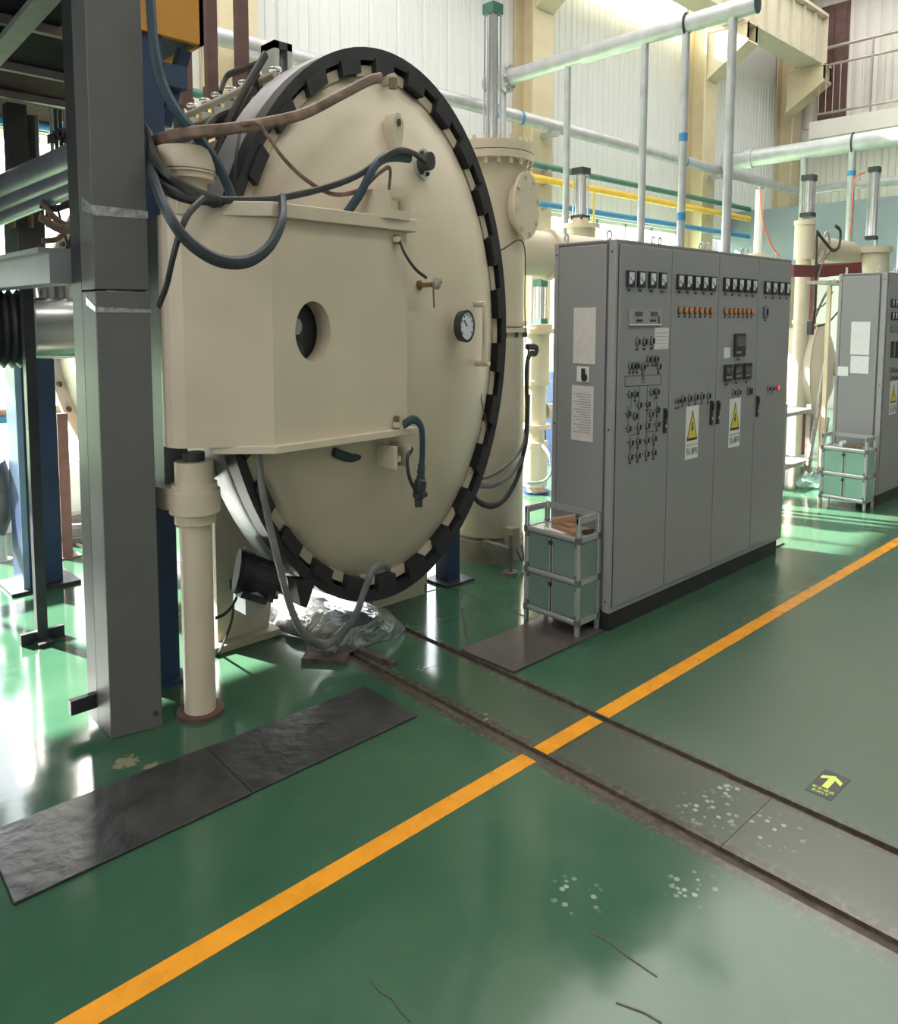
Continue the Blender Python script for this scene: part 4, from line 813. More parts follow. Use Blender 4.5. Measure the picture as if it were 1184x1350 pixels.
# ------------------------------------------------------------------ control cabinets
CX0, CY0, CW, CD, CZ0, CZ1 = 3.437, 2.371, 2.133, .411, .105, 2.106
def cabinet(x0, label, detail):
    t = thing('control_cabinet', (x0, CY0, 0), label, 'cabinet', 'control cabinets')
    y0, y1, x1 = CY0, CY0+CD, x0+CW
    MB().box((x0+.01, y0+.01, 0), (x1-.05, y1-.01, CZ0), CABD).build('base_plinth', t)
    MB().box((x0+.012, y0+.022, CZ0), (x1-.012, y1-.005, CZ1-.004), CAB).build('body', t)
    # frame: corner posts, sills, roof
    mb = MB(); mb.box((x0, y0+.004, CZ0-.004), (x1, y0+.03, CZ0+.028), CABF); mb.build('sill_rail', t, bevel=.003)
    mb = MB(); mb.box((x0, y0+.004, CZ1-.02), (x1, y0+.03, CZ1), CABF); mb.box((x0-.002, y0, CZ1-.006), (x1+.002, y1, CZ1+.004), CABF); mb.build('roof_plate', t)
    for xa in (x0-.004, x1-.02):
        MB().box((xa, y0+.002, CZ0-.002), (xa+.024, y0+.045, CZ1), CABF).build('corner_post', t, bevel=.003); MB().box((xa, y1-.03, CZ0), (xa+.024, y1, CZ1), CABF).build('corner_post', t, bevel=.003)
    sp_ = MB().box((x0-.006, y0+.06, CZ0+.02), (x0+.012, y1-.035, CZ1-.02), CAB).build('side_panel', t, bevel=.003)
    for zz1 in (CZ0+.06, (CZ0+CZ1)/2, CZ1-.06):
        for yy in (y0+.025, y1-.018): MB().cylx((yy, zz1), .004, x0-.009, x0, DARKM, 8).build('screw', sp_)
    doors = []; bx = [x0+.022, x0+(ay(885.7, 330, CY0)[0]-CX0), x0+(ay(948.3, 336, CY0)[0]-CX0), x0+(ay(1000.6, 340, CY0)[0]-CX0), x1-.008]
    for k in range(4):
        a = bx[k]; w = bx[k+1]-a; d = MB().box((a+.0035, y0-.006, CZ0+.03), (a+w-.0035, y0+.02, CZ1-.022), CAB).build('door', t, bevel=.0025); doors.append(d)
        MB().box((a-.004, y0+.002, CZ0+.028), (a+.004, y0+.021, CZ1-.02), SEAM).build('door_gap', t)
    for k in range(5):
        for dx in ((-.035, .035) if 0 < k < 4 else ((.05,) if k == 0 else (-.05,))):
            x = bx[k]+dx; mb = MB(); mb.torus((x, y0+.10, CZ1+.036), .015, .005, ALU, 'xz' if k % 2 else 'yz', 14); mb.cyl((x, y0+.10), .012, CZ1, CZ1+.02, ALU, 8); mb.build('lifting_eye', t)
    mb = MB(); mb.torus((x0+.04, y1-.05, CZ1+.036), .015, .005, ALU, 'xz', 14); mb.cyl((x0+.04, y1-.05), .012, CZ1, CZ1+.02, ALU, 8); mb.build('lifting_eye', t)
    return t, sp_, doors
cab1, side1, D1 = cabinet(CX0, 'long grey four door control cabinet with meters and knobs beside the furnace', True)
yf = CY0-.006
def Pq(x, y): p = ay(x, y, yf); return p[0], p[2]
def C1(x, y): return Pq(800+x/6.136, 400+y/6.136)
def C2(x, y): return Pq(720+x/3.482, 300+y/3.482)
def meter(d, x, z, w=.066, h=.088):
    mb = MB(); y = yf
    mb.box((x-w/2, y-.014, z-h/2), (x+w/2, y, z+h/2), INK); mb.box((x-w*.33, y-.0155, z-h*.30), (x+w*.36, y-.0138, z+h*.40), DIAL)
    mb.add([(x+w*.36, y-.0158, z-h*.30), (x+w*.36, y-.0158, z-h*.02), (x-.0, y-.0158, z-h*.30)], [(0, 1, 2)], INK); mb.bar((x-w*.25, y-.0162, z+h*.1), (x+w*.15, y-.0162, z-h*.2), .003, .003, INK)
    mb.build('meter', d)
def knob(d, x, z, m=INK, r=.0125, ring=True):
    mb = MB(); mb.lathe((x, yf, z), [(r*1.3, 0), (r*1.3, -.006), (r*.95, -.008)], ALUC, 14, 1, ZS, 'y'); mb.lathe((x, yf, z), [(r*.95, -.006), (r*.9, -.010), (1e-4, -.010)], ALU if m is INK else m, 14, 1, ZS, 'y'); mb.box((x-r*.28, yf-.020, z-r*1.1), (x+r*.28, yf-.009, z+r*1.1), m); mb.build('knob', d)
def lampb(d, x, z, m=AMBER, r=.013):
    mb = MB(); mb.lathe((x, yf, z), [(r*1.2, 0), (r*1.2, -.006), (r, -.007)], DARKM, 12, 1, ZS, 'y'); mb.lathe((x, yf, z), [(r, -.006), (r*.85, -.016), (1e-4, -.019)], m, 12, 1, ZS, 'y'); mb.build('indicator_lamp', d)
def plate(d, name, x0, z0, x1, z1, m, t=.004, yb=0): return MB().box((min(x0, x1), yf-t-yb, min(z0, z1)), (max(x0, x1), yf-yb, max(z0, z1)), m).build(name, d)
def hline(mb, x0, z0, x1, z1, w=.003): mb.bar((x0, yf-.0006, z0), (x1, yf-.0006, z1), w, .0012, INK) if abs(x1-x0) < abs(z1-z0) else mb.bar((x0, yf-.0006, z0), (x1, yf-.0006, z1), .0012, w*1.3, INK)
def dash(mb, x, z, w=.026): mb.box((x-w/2, yf-.001, z-.006), (x+w/2, yf+.0005, z+.006), INKG if False else SEAM)
def txt(mb, s, x, z, size, m=INK, y=None, sx=1., sy=1.4):
    v, f = glyphs(s, size, sx, sy); mb.add([(x+p[0], y if y is not None else yf-.001, z+p[1]) for p in v], f, m)
def door_handle(d, p, q):
    (x0, z0), (x1, z1) = p, q; x = (x0+x1)/2; mb = MB(); mb.box((x-.011, yf-.012, min(z0, z1)), (x+.011, yf, max(z0, z1)), INK); mb.box((x-.007, yf-.020, min(z0, z1)+.09), (x+.007, yf-.010, max(z0, z1)-.01), BLACK); mb.cyly((x, min(z0, z1)+.04), .006, yf-.016, yf-.01, ALU, 8); mb.build('latch_handle', d)
def warn(d, p, q):
    (x0, z1), (x1, z0) = p, q; s = plate(d, 'warning_sign', x0, z0, x1, z1, WHITE, .002); w, h = x1-x0, z1-z0; mb = MB(); y = yf-.0025; xc = (x0+x1)/2
    tri = lambda k, zc0: [(xc-w*.42*k, y, zc0-h*.17*k), (xc+w*.42*k, y, zc0-h*.17*k), (xc, y, zc0+h*.42*k)]
    zc0 = z1-h*.48
    mb.add(tri(1., zc0), [(0, 1, 2)], INK); mb.add([(a, y-.0005, b) for a, _, b in tri(.78, zc0+h*.012)], [(0, 1, 2)], YEL)
    bolt = [(-.02, .2), (.05, .2), (.02, .06), (.08, .07), (-.02, -.13), (.01, -.01), (-.06, -.02)]
    mb.add([(xc+a*w*1.3, y-.001, zc0+h*.03+b*h*.75) for a, b in bolt], [tuple(range(7))], INK)
    mb.box((x0+w*.04, y-.0002, z0+h*.262), (x1-w*.04, y+.0003, z0+h*.272), INK)
    txt(mb, '当心触电', xc, z0+h*.14, w*.215, INK, y-.0005, 1.05, 1.6); o = mb.build('warning_print', d)
# door 1: meters, digital panel, mimic diagram
d = D1[0]
for x, y in ((383, 236), (433, 238), (483, 241), (532, 244)): m_ = C2(x, y); meter(d, *m_)
pr_ = MB()
for x, y in ((380, 287), (431, 289), (482, 292), (530, 294)): dash(pr_, *C2(x, y))
(x0, z1), (x1, z0) = C1(175, 48), C1(440, 180); plate(d, 'digital_panel', x0, z0, x1, z1, CABF, .008)
for a, b_, c_, e in ((220, 66, 276, 104), (345, 66, 399, 104)): (xa, za1), (xb, zb1) = C1(a, b_), C1(c_, e); plate(d, 'digital_display', xa, zb1, xb, za1, DISP, .003, .008)
for x, y in ((255, 140), (365, 140)): q = C1(x, y); pr_.box((q[0]-.03, yf-.0095, q[1]-.007), (q[0]+.03, yf-.008, q[1]+.007), SEAM)
q = C1(410, 135); pr_.box((q[0]-.006, yf-.0105, q[1]-.02), (q[0]+.006, yf-.008, q[1]+.02), INK); q0, q1 = C1(178, 172), C1(436, 172); pr_.box((q0[0], yf-.0095, q0[1]-.003), (q1[0], yf-.008, q0[1]+.003), WHITE)
for x, y in ((245, 310), (303, 308), (363, 303)): q = C1(x, y); knob(d, *q, r=.014); dash(pr_, q[0], q[1]-.042)
(x0, z1), (x1, z0) = C1(388, 198), C1(497, 366); pl = plate(d, 'paper_note', x0, z0, x1, z1, PAPERW, .0015)
for k in range(7): pr_.box((x0+.008, yf-.0022, z1-.03-k*.02), (x1-.012, yf-.0014, z1-.027-k*.02), INKG)
kn = [(185,505,0),(213,505,0),(243,505,1),(288,515,0),(333,452,0),(370,450,0),(398,448,0),(418,510,0),(183,735,0),(230,733,0),(360,715,0),(402,713,0),(260,820,0),(328,812,0),(172,890,1),(407,860,1),(225,910,0),(355,893,0),(172,1010,0),(255,1000,0),(325,985,0),(405,975,0),(192,1125,0),(250,1115,0),(320,1105,0),(380,1090,0),(187,1240,0),(248,1228,0),(318,1215,0),(377,1205,0)]
for i, (x, y, g_) in enumerate(kn):
    q = C1(x, y); knob(d, *q, m=TEALK if g_ else INK)
    if i > 7: hline(pr_, *C1(x-34, y), *C1(x+20, y), .0022)
    if i < 8 or i > 25 or i % 2: dash(pr_, q[0], q[1]-.036, .02)
for a in ((147,590,440,576),(147,672,440,658),(147,590,147,672),(440,576,440,658),(262,665,255,1060),(327,660,320,1040),(190,1066,255,1052),(320,1040,383,1032),(188,1068,187,1240),(252,1056,248,1228),(320,1042,318,1215),(380,1034,377,1205),(197,740,195,860),(385,720,383,800),(172,830,172,1010),(404,800,404,975),(380,690,405,690),(310,460,306,575),(415,450,412,575),(185,470,185,590),(213,470,213,588)): hline(pr_, *C1(a[0], a[1]), *C1(a[2], a[3]), .0028)
txt(pr_, 'PE', *C1(294, 622), .04); tag(pr_.build('printed_diagram', d), kind='stuff')
door_handle(d, C1(466, 848), C1(462, 1047))
# door 2
d = D1[1]; pr_ = MB()
for x, y in ((611, 250), (650, 252), (688, 255), (724, 257), (761, 259)): meter(d, *C2(x, y)); dash(pr_, *C2(x-2, y+46))
for x, y in ((610,381),(636,381),(659,382),(684,382),(707,383),(731,383),(754,384)): q = C2(x, y); lampb(d, *q); dash(pr_, q[0], q[1]-.035, .02)
for i, (x, y) in enumerate(((596,797),(608,793),(626,787),(657,782),(686,778),(714,775),(743,772))): q = C2(x, y); knob(d, *q, r=.014 if i > 1 else .009); dash(pr_, q[0], q[1]-.042, .02)
tag(pr_.build('printed_labels', d), kind='stuff'); warn(d, C2(643, 823), C2(694, 1054)); door_handle(d, C2(757, 795), C2(754, 905))
# door 3
d = D1[2]; pr_ = MB()
for x, y in ((824, 262), (857, 264), (889, 266), (921, 268), (951, 270)): meter(d, *C2(x, y)); dash(pr_, *C2(x-2, y+45))
for i, (x, y) in enumerate(((821,385),(843,385),(863,386),(883,386),(904,386),(923,387),(943,387))): q = C2(x, y); lampb(d, *q, AMBER); dash(pr_, q[0], q[1]-.035, .02)
plate(d, 'paper_note', *C2(815, 600), *C2(845, 550), PAPERW, .0015)
for (a, b_, c_, e) in ((862, 487, 905, 590), (815, 630, 843, 704), (861, 627, 889, 697), (905, 623, 934, 694)):
    (x0, z1), (x1, z0) = C2(a, b_), C2(c_, e); mb = MB(); mb.box((x0, yf-.016, z0), (x1, yf, z1), INK); mb.box((x0+.012, yf-.0175, z0+(z1-z0)*.45), (x1-.012, yf-.0155, z1-.02), DISP)
    for k in range(3): mb.box((x0+.015+k*.022, yf-.019, z0+.02), (x0+.028+k*.022, yf-.0155, z0+.034), DUST)
    mb.build('temperature_controller', d); dash(pr_, (x0+x1)/2, z0-.02, .03)
for x, y in ((858, 757), (882, 755)): q = C2(x, y); knob(d, *q, r=.013); dash(pr_, q[0], q[1]-.042, .02)
for x, y in ((926, 743), (935, 756), (926, 758), (936, 745)): knob(d, *C2(x, y), r=.010)
tag(pr_.build('printed_labels', d), kind='stuff'); warn(d, C2(843, 787), C2(886, 1001)); door_handle(d, C2(786, 795), C2(784, 900))
# door 4
d = D1[3]; pr_ = MB()
for x, y in ((1010, 277), (1043, 279), (1075, 280), (1105, 282)): meter(d, *C2(x, y)); dash(pr_, *C2(x-2, y+44))
(x0, z1), (x1, z0) = C2(995, 364), C2(1016, 416); plate(d, 'switch_plate', x0, z0, x1, z1, BLUEK, .006); knob(d, *C2(1007, 388), r=.022); dash(pr_, *C2(1005, 425))
for i, (x, y) in enumerate(((1018, 738), (1038, 738))): q = C2(x, y); knob(d, *q, r=.010); dash(pr_, q[0], q[1]-.04, .015)
lampb(d, *C2(1061, 735), REDL, .011); tag(pr_.build('printed_labels', d), kind='stuff'); door_handle(d, C2(967, 773), C2(965, 868))
# notices on the side panel
def side_paper(sd, x0c, name, crop, m, lines=0, yofs=0):
    (ya, za1), (yb, zb1) = [(ax(720+x/3.482, 300+y/3.482, x0c-.006)[1:]) for x, y in crop]
    mb = MB(); X = x0c-.006; mb.box((X-.003, min(ya, yb), zb1), (X, max(ya, yb), za1), m)
    for k in range(lines):
        z = za1-.05-k*(za1-zb1-.08)/max(1, lines); mb.box((X-.0036, min(ya, yb)+.015, z), (X-.0028, max(ya, yb)-.015-.02*((k*7) % 3), z+.006), INKG)
    return mb.build(name, sd)
side_paper(side1, CX0, 'paper_notice', ((129, 368), (226, 628)), PAPER, 0); side_paper(side1, CX0, 'paper_notice', ((120, 722), (215, 986)), PAPER, 16)
side_paper(side1, CX0, 'lock_plate', ((143, 637), (197, 710)), WHITE, 0)
q = ax(720+180/3.482, 300+688/3.482, CX0-.009); mb = MB(); mb.cylx((q[1], q[2]), .014, q[0]-.02, q[0], INK, 10); mb.box((q[0]-.022, q[1]-.004, q[2]-.0), (q[0]-.01, q[1]+.012, q[2]+.05), INK); mb.build('lock_key', side1)
# second cabinet at the right edge
C2X = 7.574
cab2, side2, D2 = cabinet(C2X, 'grey control cabinet at the right edge behind the pale shelf rack', False)
yf = CY0-.006; d = D2[0]
def PX2(x, y): p = ay(x, y, yf); return p[0], p[2]
for y in (400, 417):
    for x in (1176, 1180, 1184, 1188): meter(d, *PX2(x, y), .05, .075)
plate(d, 'digital_display', *PX2(1174, 438), *PX2(1190, 428), DISP, .006)
for x in (1176, 1182): plate(d, 'temperature_controller', *PX2(x-2, 472), *PX2(x+2, 450), INK, .012)
for x in (1175, 1180, 1185): knob(d, *PX2(x, 488), r=.014); knob(d, *PX2(x, 498), r=.012)
warn(d, PX2(1174, 503), PX2(1181, 545))
def side2_paper(name, x0, y0, x1, y1, m):
    a, b_ = ax(x0, y0, C2X-.006), ax(x1, y1, C2X-.006); MB().box((C2X-.010, min(a[1], b_[1]), b_[2]), (C2X-.006, max(a[1], b_[1]), a[2]), m).build(name, side2)
side2_paper('paper_notice', 1123, 424, 1146, 468, PAPERW); side2_paper('paper_notice', 1122, 469, 1145, 493, PAPERW); side2_paper('lock_plate', 1105, 483, 1118, 496, WHITE)

# ------------------------------------------------------------------ aluminium shelf racks
def shelf(x0, x1, y0, y1, label, glass, xcase=1):
    t = thing('shelf_rack', ((x0+x1)/2, (y0+y1)/2, 0), label, 'shelf', 'aluminium shelf racks')
    ztop, ztray, zmid, zbot = .655, .53, .30, .083; r = .011
    for x in (x0, x1):
        for y in (y0, y1):
            MB().box((x-r, y-r, 0), (x+r, y+r, ztop), ALU).build('post', t, bevel=.003)
            for z in (ztray, zmid, zbot): MB().box((x-r*1.2, y-r*1.2, z-.018), (x+r*1.2, y+r*1.2, z+.018), ALUC).build('corner_joint', t)
    for z in (ztray, zmid, zbot):
        MB().cyly((x0, z), r*1.05, y0, y1, ALU, 10).build('front_rail', t); MB().box((x1-r, y0, z-.014), (x1+r, y1, z+.014), ALU).build('back_rail', t)
        for y in (y0, y1): MB().box((x0, y-r*.8, z-.014), (x1, y+r*.8, z+.014), ALU).build('side_rail', t)
    for y in (y0, y1): MB().box((x0-r, y-r*.6, ztop-.035), (x1+r, y+r*.6, ztop), ALU).build('guard_rail', t)
    MB().box((x1-r*.6, y0, ztop-.035), (x1+r*.6, y1, ztop), ALU).build('guard_rail', t)
    for z in (ztray, zmid, zbot): MB().box((x0, y0, z+.004), (x1, y1, z+.010), ALU if z == ztray else glass).build('tray', t)
    ym = (y0+y1)/2
    for za, zb_ in ((zmid+.02, ztray-.02), (zbot+.02, zmid-.02)):
        for ya, yb in ((y0+r, ym-.004), (ym+.004, y1-r)):
            dd = MB().box((x0-.003, ya, za), (x0+.004, yb, zb_), glass).build('glass_door', t)
            mb = MB(); mb.box((x0-.006, ya, za), (x0+.005, ya+.008, zb_), ALU); mb.box((x0-.006, yb-.008, za), (x0+.005, yb, zb_), ALU); mb.build('door_frame', dd)
            for z in (za+.012, zb_-.012): MB().box((x0-.012, (ya if ya < ym-.1 and ya == y0+r else yb)-.008, z-.010), (x0, (ya if ya == y0+r else yb)+.008, z+.010), ALUC).build('hinge', dd)
        MB().box((x0-.018, ym-.010, zb_-.035), (x0-.004, ym+.012, zb_-.015), INK).build('door_knob', t)
        for y in (y0, y1): MB().box((x0+r, y-.003, za-.02), (x1-r, y+.003, zb_+.02), glass).build('side_glass', t)
        MB().box((x1-.003, y0+r, za-.02), (x1+.003, y1-r, zb_+.02), glass).build('back_glass', t)
    return t
shelf(3.243, 3.418, 2.440, 2.795, 'aluminium shelf rack with green glass standing before the near cabinet', GLSHELF)
s2 = shelf(7.30, 7.50, 2.385, 2.76, 'pale aluminium shelf rack with green doors at the far right cabinet', GLSHELF2)
# clutter on the near rack
mb = MB(); z = .541; mb.prism([(3.27, 2.50), (3.40, 2.47), (3.41, 2.60), (3.30, 2.66)], z, z+.022, TAN); mb.tube([(3.32, 2.68, z+.03), (3.40, 2.58, z+.055)], .018, TAN, 8, 1, False); mb.prism([(3.31, 2.55), (3.37, 2.53), (3.38, 2.62), (3.33, 2.64)], z+.022, z+.036, TAN); tag(mb.build('work_glove'), 'tan leather work glove lying on the near shelf rack', 'glove')
mb = MB(); mb.box((3.335, 2.452, z), (3.40, 2.487, z+.02), INK, .2); tag(mb.build('black_pouch'), 'small black pouch beside the tan glove on the rack', 'pouch')
mb = MB(); mb.prism([(3.26, 2.56), (3.36, 2.53), (3.37, 2.62), (3.27, 2.70)], .5405, .5435, WHITE); tag(mb.build('white_sheet'), 'white sheet under the tan glove on the rack', 'sheet')
mb = MB(); mb.box((7.36, 2.46, z), (7.46, 2.60, z+.02), BRASS, .3); mb.cylx((2.62, z+.03), .016, 7.34, 7.44, WHITE, 10); tag(mb.build('small_tools'), 'small tools lying on top of the far pale rack', 'tools')

# ------------------------------------------------------------------ things on the floor
def plate_thing(name, pts, t, m, label, cat='plate', group=None):
    return tag(MB().prism(pts, 0.0005, t, m).build(name, bevel=.002), label, cat, group)
plate_thing('floor_plate', [(.535, 2.395), (1.30, 2.398), (1.315, 2.79), (.55, 2.80)], .010, PLATE, 'black worn rubber floor plate at the left edge below the column', 'plate', 'black floor plates')
plate_thing('floor_plate', [(1.304, 2.40), (2.09, 2.405), (2.085, 2.77), (1.319, 2.785)], .009, PLATE, 'black worn floor plate in front of the door, ending near the groove', 'plate', 'black floor plates')
plate_thing('steel_floor_plate', [(2.695, 2.395), (3.42, 2.395), (3.42, 2.745), (2.68, 2.75)], .012, PLATE2, 'brown grey floor plate under the near shelf rack')
plate_thing('steel_floor_plate', [(5.53, 2.44), (5.80, 2.44), (5.80, 2.70), (5.53, 2.70)], .01, PLATE2, 'grey floor plate poking out past the right end of the near cabinet')
ex = thing('exit_sign', (2.87, 1.014, 0), 'dark floor sticker with a glowing yellow green arrow and EXIT', 'sign')
MB().box((2.777, .968, 0), (2.963, 1.060, .0015), SIGNK).build('sticker', ex)
mb = MB(); xc, yc = 2.885, 1.014
ar = [(-.045, -.010), (.022, -.010), (.006, -.033), (.027, -.033), (.056, 0), (.027, .033), (.006, .033), (.022, .010), (-.045, .010)]
def fl(poly): mb.add([(xc+a, yc+b, .0021) for a, b in poly], [tuple(range(len(poly)))], GLOWG)
fl([(-.045, -.011), (.03, -.011), (.03, .011), (-.045, .011)]); fl([(.056, 0), (.028, .036), (.004, .036), (.032, 0)]); fl([(.056, 0), (.032, 0), (.004, -.036), (.028, -.036)]); mb.build('arrow', ex)
mb = MB()
for s, xo, sz, k in (('安全通道', 2.822, .0195, 1.0), ('EXIT', 2.799, .019, 1.5)):
    v, f = glyphs(s, sz, k, 1.0); mb.add([(xo+p[1], yc-p[0], .0021) for p in v], f, GLOWG)
mb.build('lettering', ex)

# ------------------------------------------------------------------ second furnace group at the right
XB = 9.6
f2 = thing('vacuum_furnace', (XB, 4.4, 0), 'far cream furnace vessel with flanged dome, half hidden behind the near cabinet', 'furnace')
zc2 = zat(487, 9.3, 3.9)
dx_ = ay(1084, 487, 3.75)[0]+.06
vz = zat(487, dx_, 3.75)
MB().lathe((dx_-.1, 0, vz), [(1.0, 3.75), (1.0, 3.83)], CREAM, 40, .33, .56, 'y').build('door_flange', f2); MB().lathe((dx_-.1, 0, vz), [(1e-4, 3.60), (.5, 3.63), (.8, 3.69), (.94, 3.75)], CREAM, 40, .33, .56, 'y').build('domed_door', f2); MB().lathe((dx_-.1, 0, vz), [(.9, 3.83), (.9, 4.5)], CREAM, 40, .33, .56, 'y').build('vessel_shell', f2)
mb = MB(); mb.box((dx_-.35, 3.9, 0), (dx_-.25, 4.1, vz-.4), GREYBM); mb.box((dx_+.05, 3.9, 0), (dx_+.15, 4.1, vz-.4), GREYBM); mb.build('support_leg', f2)
mb = MB(); mb.tube([(dx_-.05, 3.5, vz), (dx_-.05, 3.62, vz)], .05, DUST, 10, 1, False); mb.torus((dx_-.05, 3.5, vz), .1, .015, DUST, 'xz', 14); mb.build('hand_wheel', f2)
st = thing('steel_stand', (8.8, 3.4, 0), 'dusty grey steel stand frame with shelves beyond the near cabinet', 'stand')
Ys = 3.35; xa, xb = ay(1030, 640, Ys)[0], ay(1068, 640, Ys)[0]
for x in (xa+.05, xb-.03):
    for yy in (Ys, Ys+.4): MB().box((x-.03, yy, 0), (x+.03, yy+.05, zat(533, x, Ys)), DUST).build('leg', st)
for y in (538, 604): z = zat(y, xb, Ys); MB().box((xa-.3, Ys-.01, z-.04), (xb, Ys+.46, z), DUST).build('shelf_bar', st)
MB().box((xa+.0, Ys+.05, zat(603, xb, Ys)), (xa+.16, Ys+.2, zat(590, xb, Ys)), ORL).build('red_clip', st)
for i, (p, q) in enumerate((((1062, 632), (1090, 478)), ((1067, 605), (1088, 480)), ((1080, 636), (1081, 545)), ((1078, 640), (1091, 552)))):
    a = ay(*p, 3.28); b_ = ay(*q, 3.34); mb = MB(); mb.tube([(a[0], a[1], 0.005 if i != 1 else a[2]), b_], .022 if i != 2 else .024, (BRASS, DUST, BEIGE, DUST)[i], 8, 1, False); tag(mb.build('leaning_rod'), ('brass rod leaning against the far furnace dome', 'dusty rod leaning beside the brass rod', 'beige upright bar on the far stand', 'grey rod leaning next to the far cabinet')[i], 'rod', 'rods leaning by the far stand')
mb = MB(); p = az(1068, 640); mb.lathe((p[0], p[1], 0), [(.16, 0), (.17, .03), (.13, .07), (.06, .10), (1e-4, .11)], GLSHELF2, 14, 1.2, .8); mb.v = [(x+.03*math.sin(41*y+7*z), y+.03*math.sin(53*x), max(.001, z*(1+.5*math.sin(37*x+29*y)))) for x, y, z in mb.v]; tag(mb.build('cloth_bundle'), 'crumpled green cloth bundle on the floor by the far rack', 'cloth')
p4 = thing('diffusion_pump', (8.9, 3.4, 0), 'tall cream pump column with air cylinder right of the near cabinet', 'pump')
Yp = 3.9; ux = ay(1057, 400, Yp)[0]; zu_ = lambda y: zat(y, ux, Yp)
MB().cyl((ux, Yp), .085, 0.6, zu_(340), CREAM, 24).build('lower_tube', p4); MB().cyl((ux, Yp), .112, zu_(342), zu_(293), CREAM, 24).build('upper_tube', p4); MB().cyl((ux, Yp), .122, zu_(297), zu_(291), CREAM, 24).build('flange', p4); MB().cyl((ux, Yp), .10, zu_(427), zu_(422), CREAM, 24).build('flange', p4); MB().cyl((ux, Yp), .06, 0, .6, CREAM, 16).build('stand', p4)
air_cylinder(p4, ux+.07, Yp, zu_(280), zu_(238), .055)
h5 = thing('vacuum_pipe', (9.4, 3.9, 2.2), 'cream horizontal pipe with elbow beside the far pump column', 'pipe')
zh = zu_(325); xe = ay(1128, 330, Yp)[0]
MB().tube([(ux+.1, Yp, zh), (xe-.15, Yp, zh), (xe-.03, Yp, zh-.03), (xe, Yp, zh-.18), (xe, Yp, zh-.5)], .105, CREAM, 20, 1, False).build('pipe', h5)
mb = MB(); mb.cylx((Yp, zh), .14, ux+.26, ux+.30, CREAM, 24); mb.build('flange', h5)
mb = MB(); mb.torus((ux+.33, Yp-.13, zh+.05), .09, .012, ALU, 'xz', 16); tag(mb.build('cable_ring'), 'steel hose ring hung on the far horizontal pipe', 'ring')
p6 = thing('diffusion_pump', (10, 3.6, 0), 'cream tank with tall thin air cylinder above the far cabinet', 'pump')
Yt = 3.7; tx = ay(1152, 340, Yt)[0]; zt6 = lambda y: zat(y, tx, Yt)
MB().cyl((tx, Yt), .185, 0, zt6(333), CREAM2, 28).build('barrel', p6); MB().cyl((tx, Yt), .215, zt6(334), zt6(326), CREAM2, 28).build('flange', p6); air_cylinder(p6, tx-.12, Yt, zt6(312), zt6(229), .05); MB().cyl((tx+.05, Yt), .02, zt6(326), zt6(304), ALU, 10).build('vent_valve', p6)
p7 = thing('air_cylinder', (8.3, 4.9, 0), 'pale thin air cylinder standing behind the right end of the near cabinet', 'cylinder')
vx, vy = ay(1000, 300, 4.6)[:2]; MB().cyl((vx, vy), .16, 0, zat(335, vx, vy), CREAM, 20).build('pump_base', p7); MB().cyl((vx, vy), .05, zat(335, vx, vy), zat(250, vx, vy), WHITE, 16).build('barrel', p7); MB().cyl((vx, vy), .058, zat(250, vx, vy), zat(247, vx, vy), SILV, 16).build('cap', p7)
hose('air_hose', [ay(1003, 250, 4.55), ay(1004, 275, 4.5), ay(1008, 300, 4.5), ay(1018, 325, 4.5), ay(1028, 338, 4.5)], .010, ORL, 'coral air hose hanging from the pale air cylinder')
hose('air_hose', [ay(1140, 227, 3.66), ay(1128, 235, 3.6), ay(1124, 265, 3.6), ay(1121, 310, 3.6)], .008, ORL, 'coral air hose hanging from the cylinder above the far cabinet')
mbm = MB(); za_, zb_ = zat(364, ux, 3.6), zat(350, ux, 3.6)
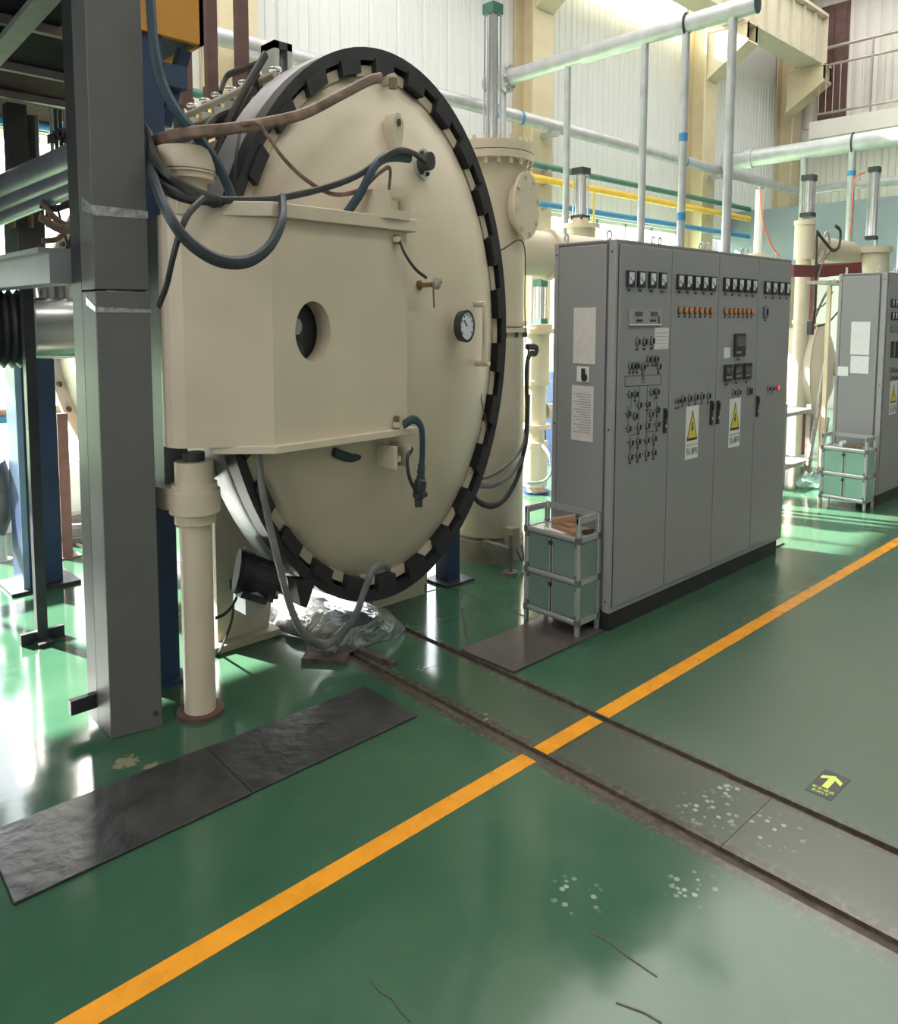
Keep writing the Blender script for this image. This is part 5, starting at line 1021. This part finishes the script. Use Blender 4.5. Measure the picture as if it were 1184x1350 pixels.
a, b_ = ay(1044, 357, 3.6), ay(1085, 358, 3.6); c_ = ay(1134, 353, 3.4); mbm.bar(a, b_, .05, .13, MAROON); mbm.bar(b_, c_, .05, .13, MAROON); mbm.bar(c_, (c_[0], c_[1]+.5, c_[2]), .05, .13, MAROON); mbm.box((c_[0]-.03, c_[1]+.5, 0), (c_[0]+.05, c_[1]+.58, c_[2]+.06), MAROON); tag(mbm.build('maroon_beam'), 'maroon steel rail crossing before the far pump column', 'beam')
tp = thing('beige_post', (8.9, 3.3, 0), 'beige post with dusty tray left of the far cabinet', 'post')
q = ay(1091, 500, 3.2); mb = MB(); mb.box((q[0]-.02, 3.2, 0), (q[0]+.02, 3.24, zat(378, q[0], 3.2)), BEIGE); mb.build('post', tp); z = zat(374, q[0], 3.2); MB().box((q[0]-.12, 3.1, z), (q[0]+.6, 3.4, z+.03), DUST).build('cable_tray', tp)
for i, P in enumerate([[(1077, 305), (1090, 322), (1098, 330), (1106, 325), (1108, 305), (1102, 298)], [(1077, 305), (1076, 345), (1074, 400), (1072, 425)], [(1095, 330), (1085, 345), (1078, 370), (1074, 400), (1070, 425)], [(1100, 370), (1085, 395), (1072, 425)], [(1098, 385), (1088, 400), (1074, 410)], [(1106, 410), (1092, 425), (1078, 430)]]):
    hose('control_cable', [ay(x, y, 3.5) for x, y in P], (.014, .014, .008, .012, .006, .008)[i], (HOSEK, HOSEK, RUST, HOSEG, HOSEG, HOSEK)[i], ('black hose looping on the far horizontal pipe', 'black hose dropping straight beside the far pump column', 'brown cable curving beside the far pump column', 'grey cable slanting to the beige post', 'thin grey cable under the dusty tray', 'black cable end left of the far cabinet')[i], 'cable', 'cables by the far pump')
mb = MB(); p = ay(1069, 432, 3.5); mb.box((p[0]-.03, 3.48, p[2]-.08), (p[0]+.04, 3.53, p[2]+.07), DARKM); mb.box((p[0]+.04, 3.48, p[2]-.02), (p[0]+.1, 3.52, p[2]+.02), ORL); tag(mb.build('valve_cluster'), 'dark valve cluster with red tag beside the far pump column', 'valve')
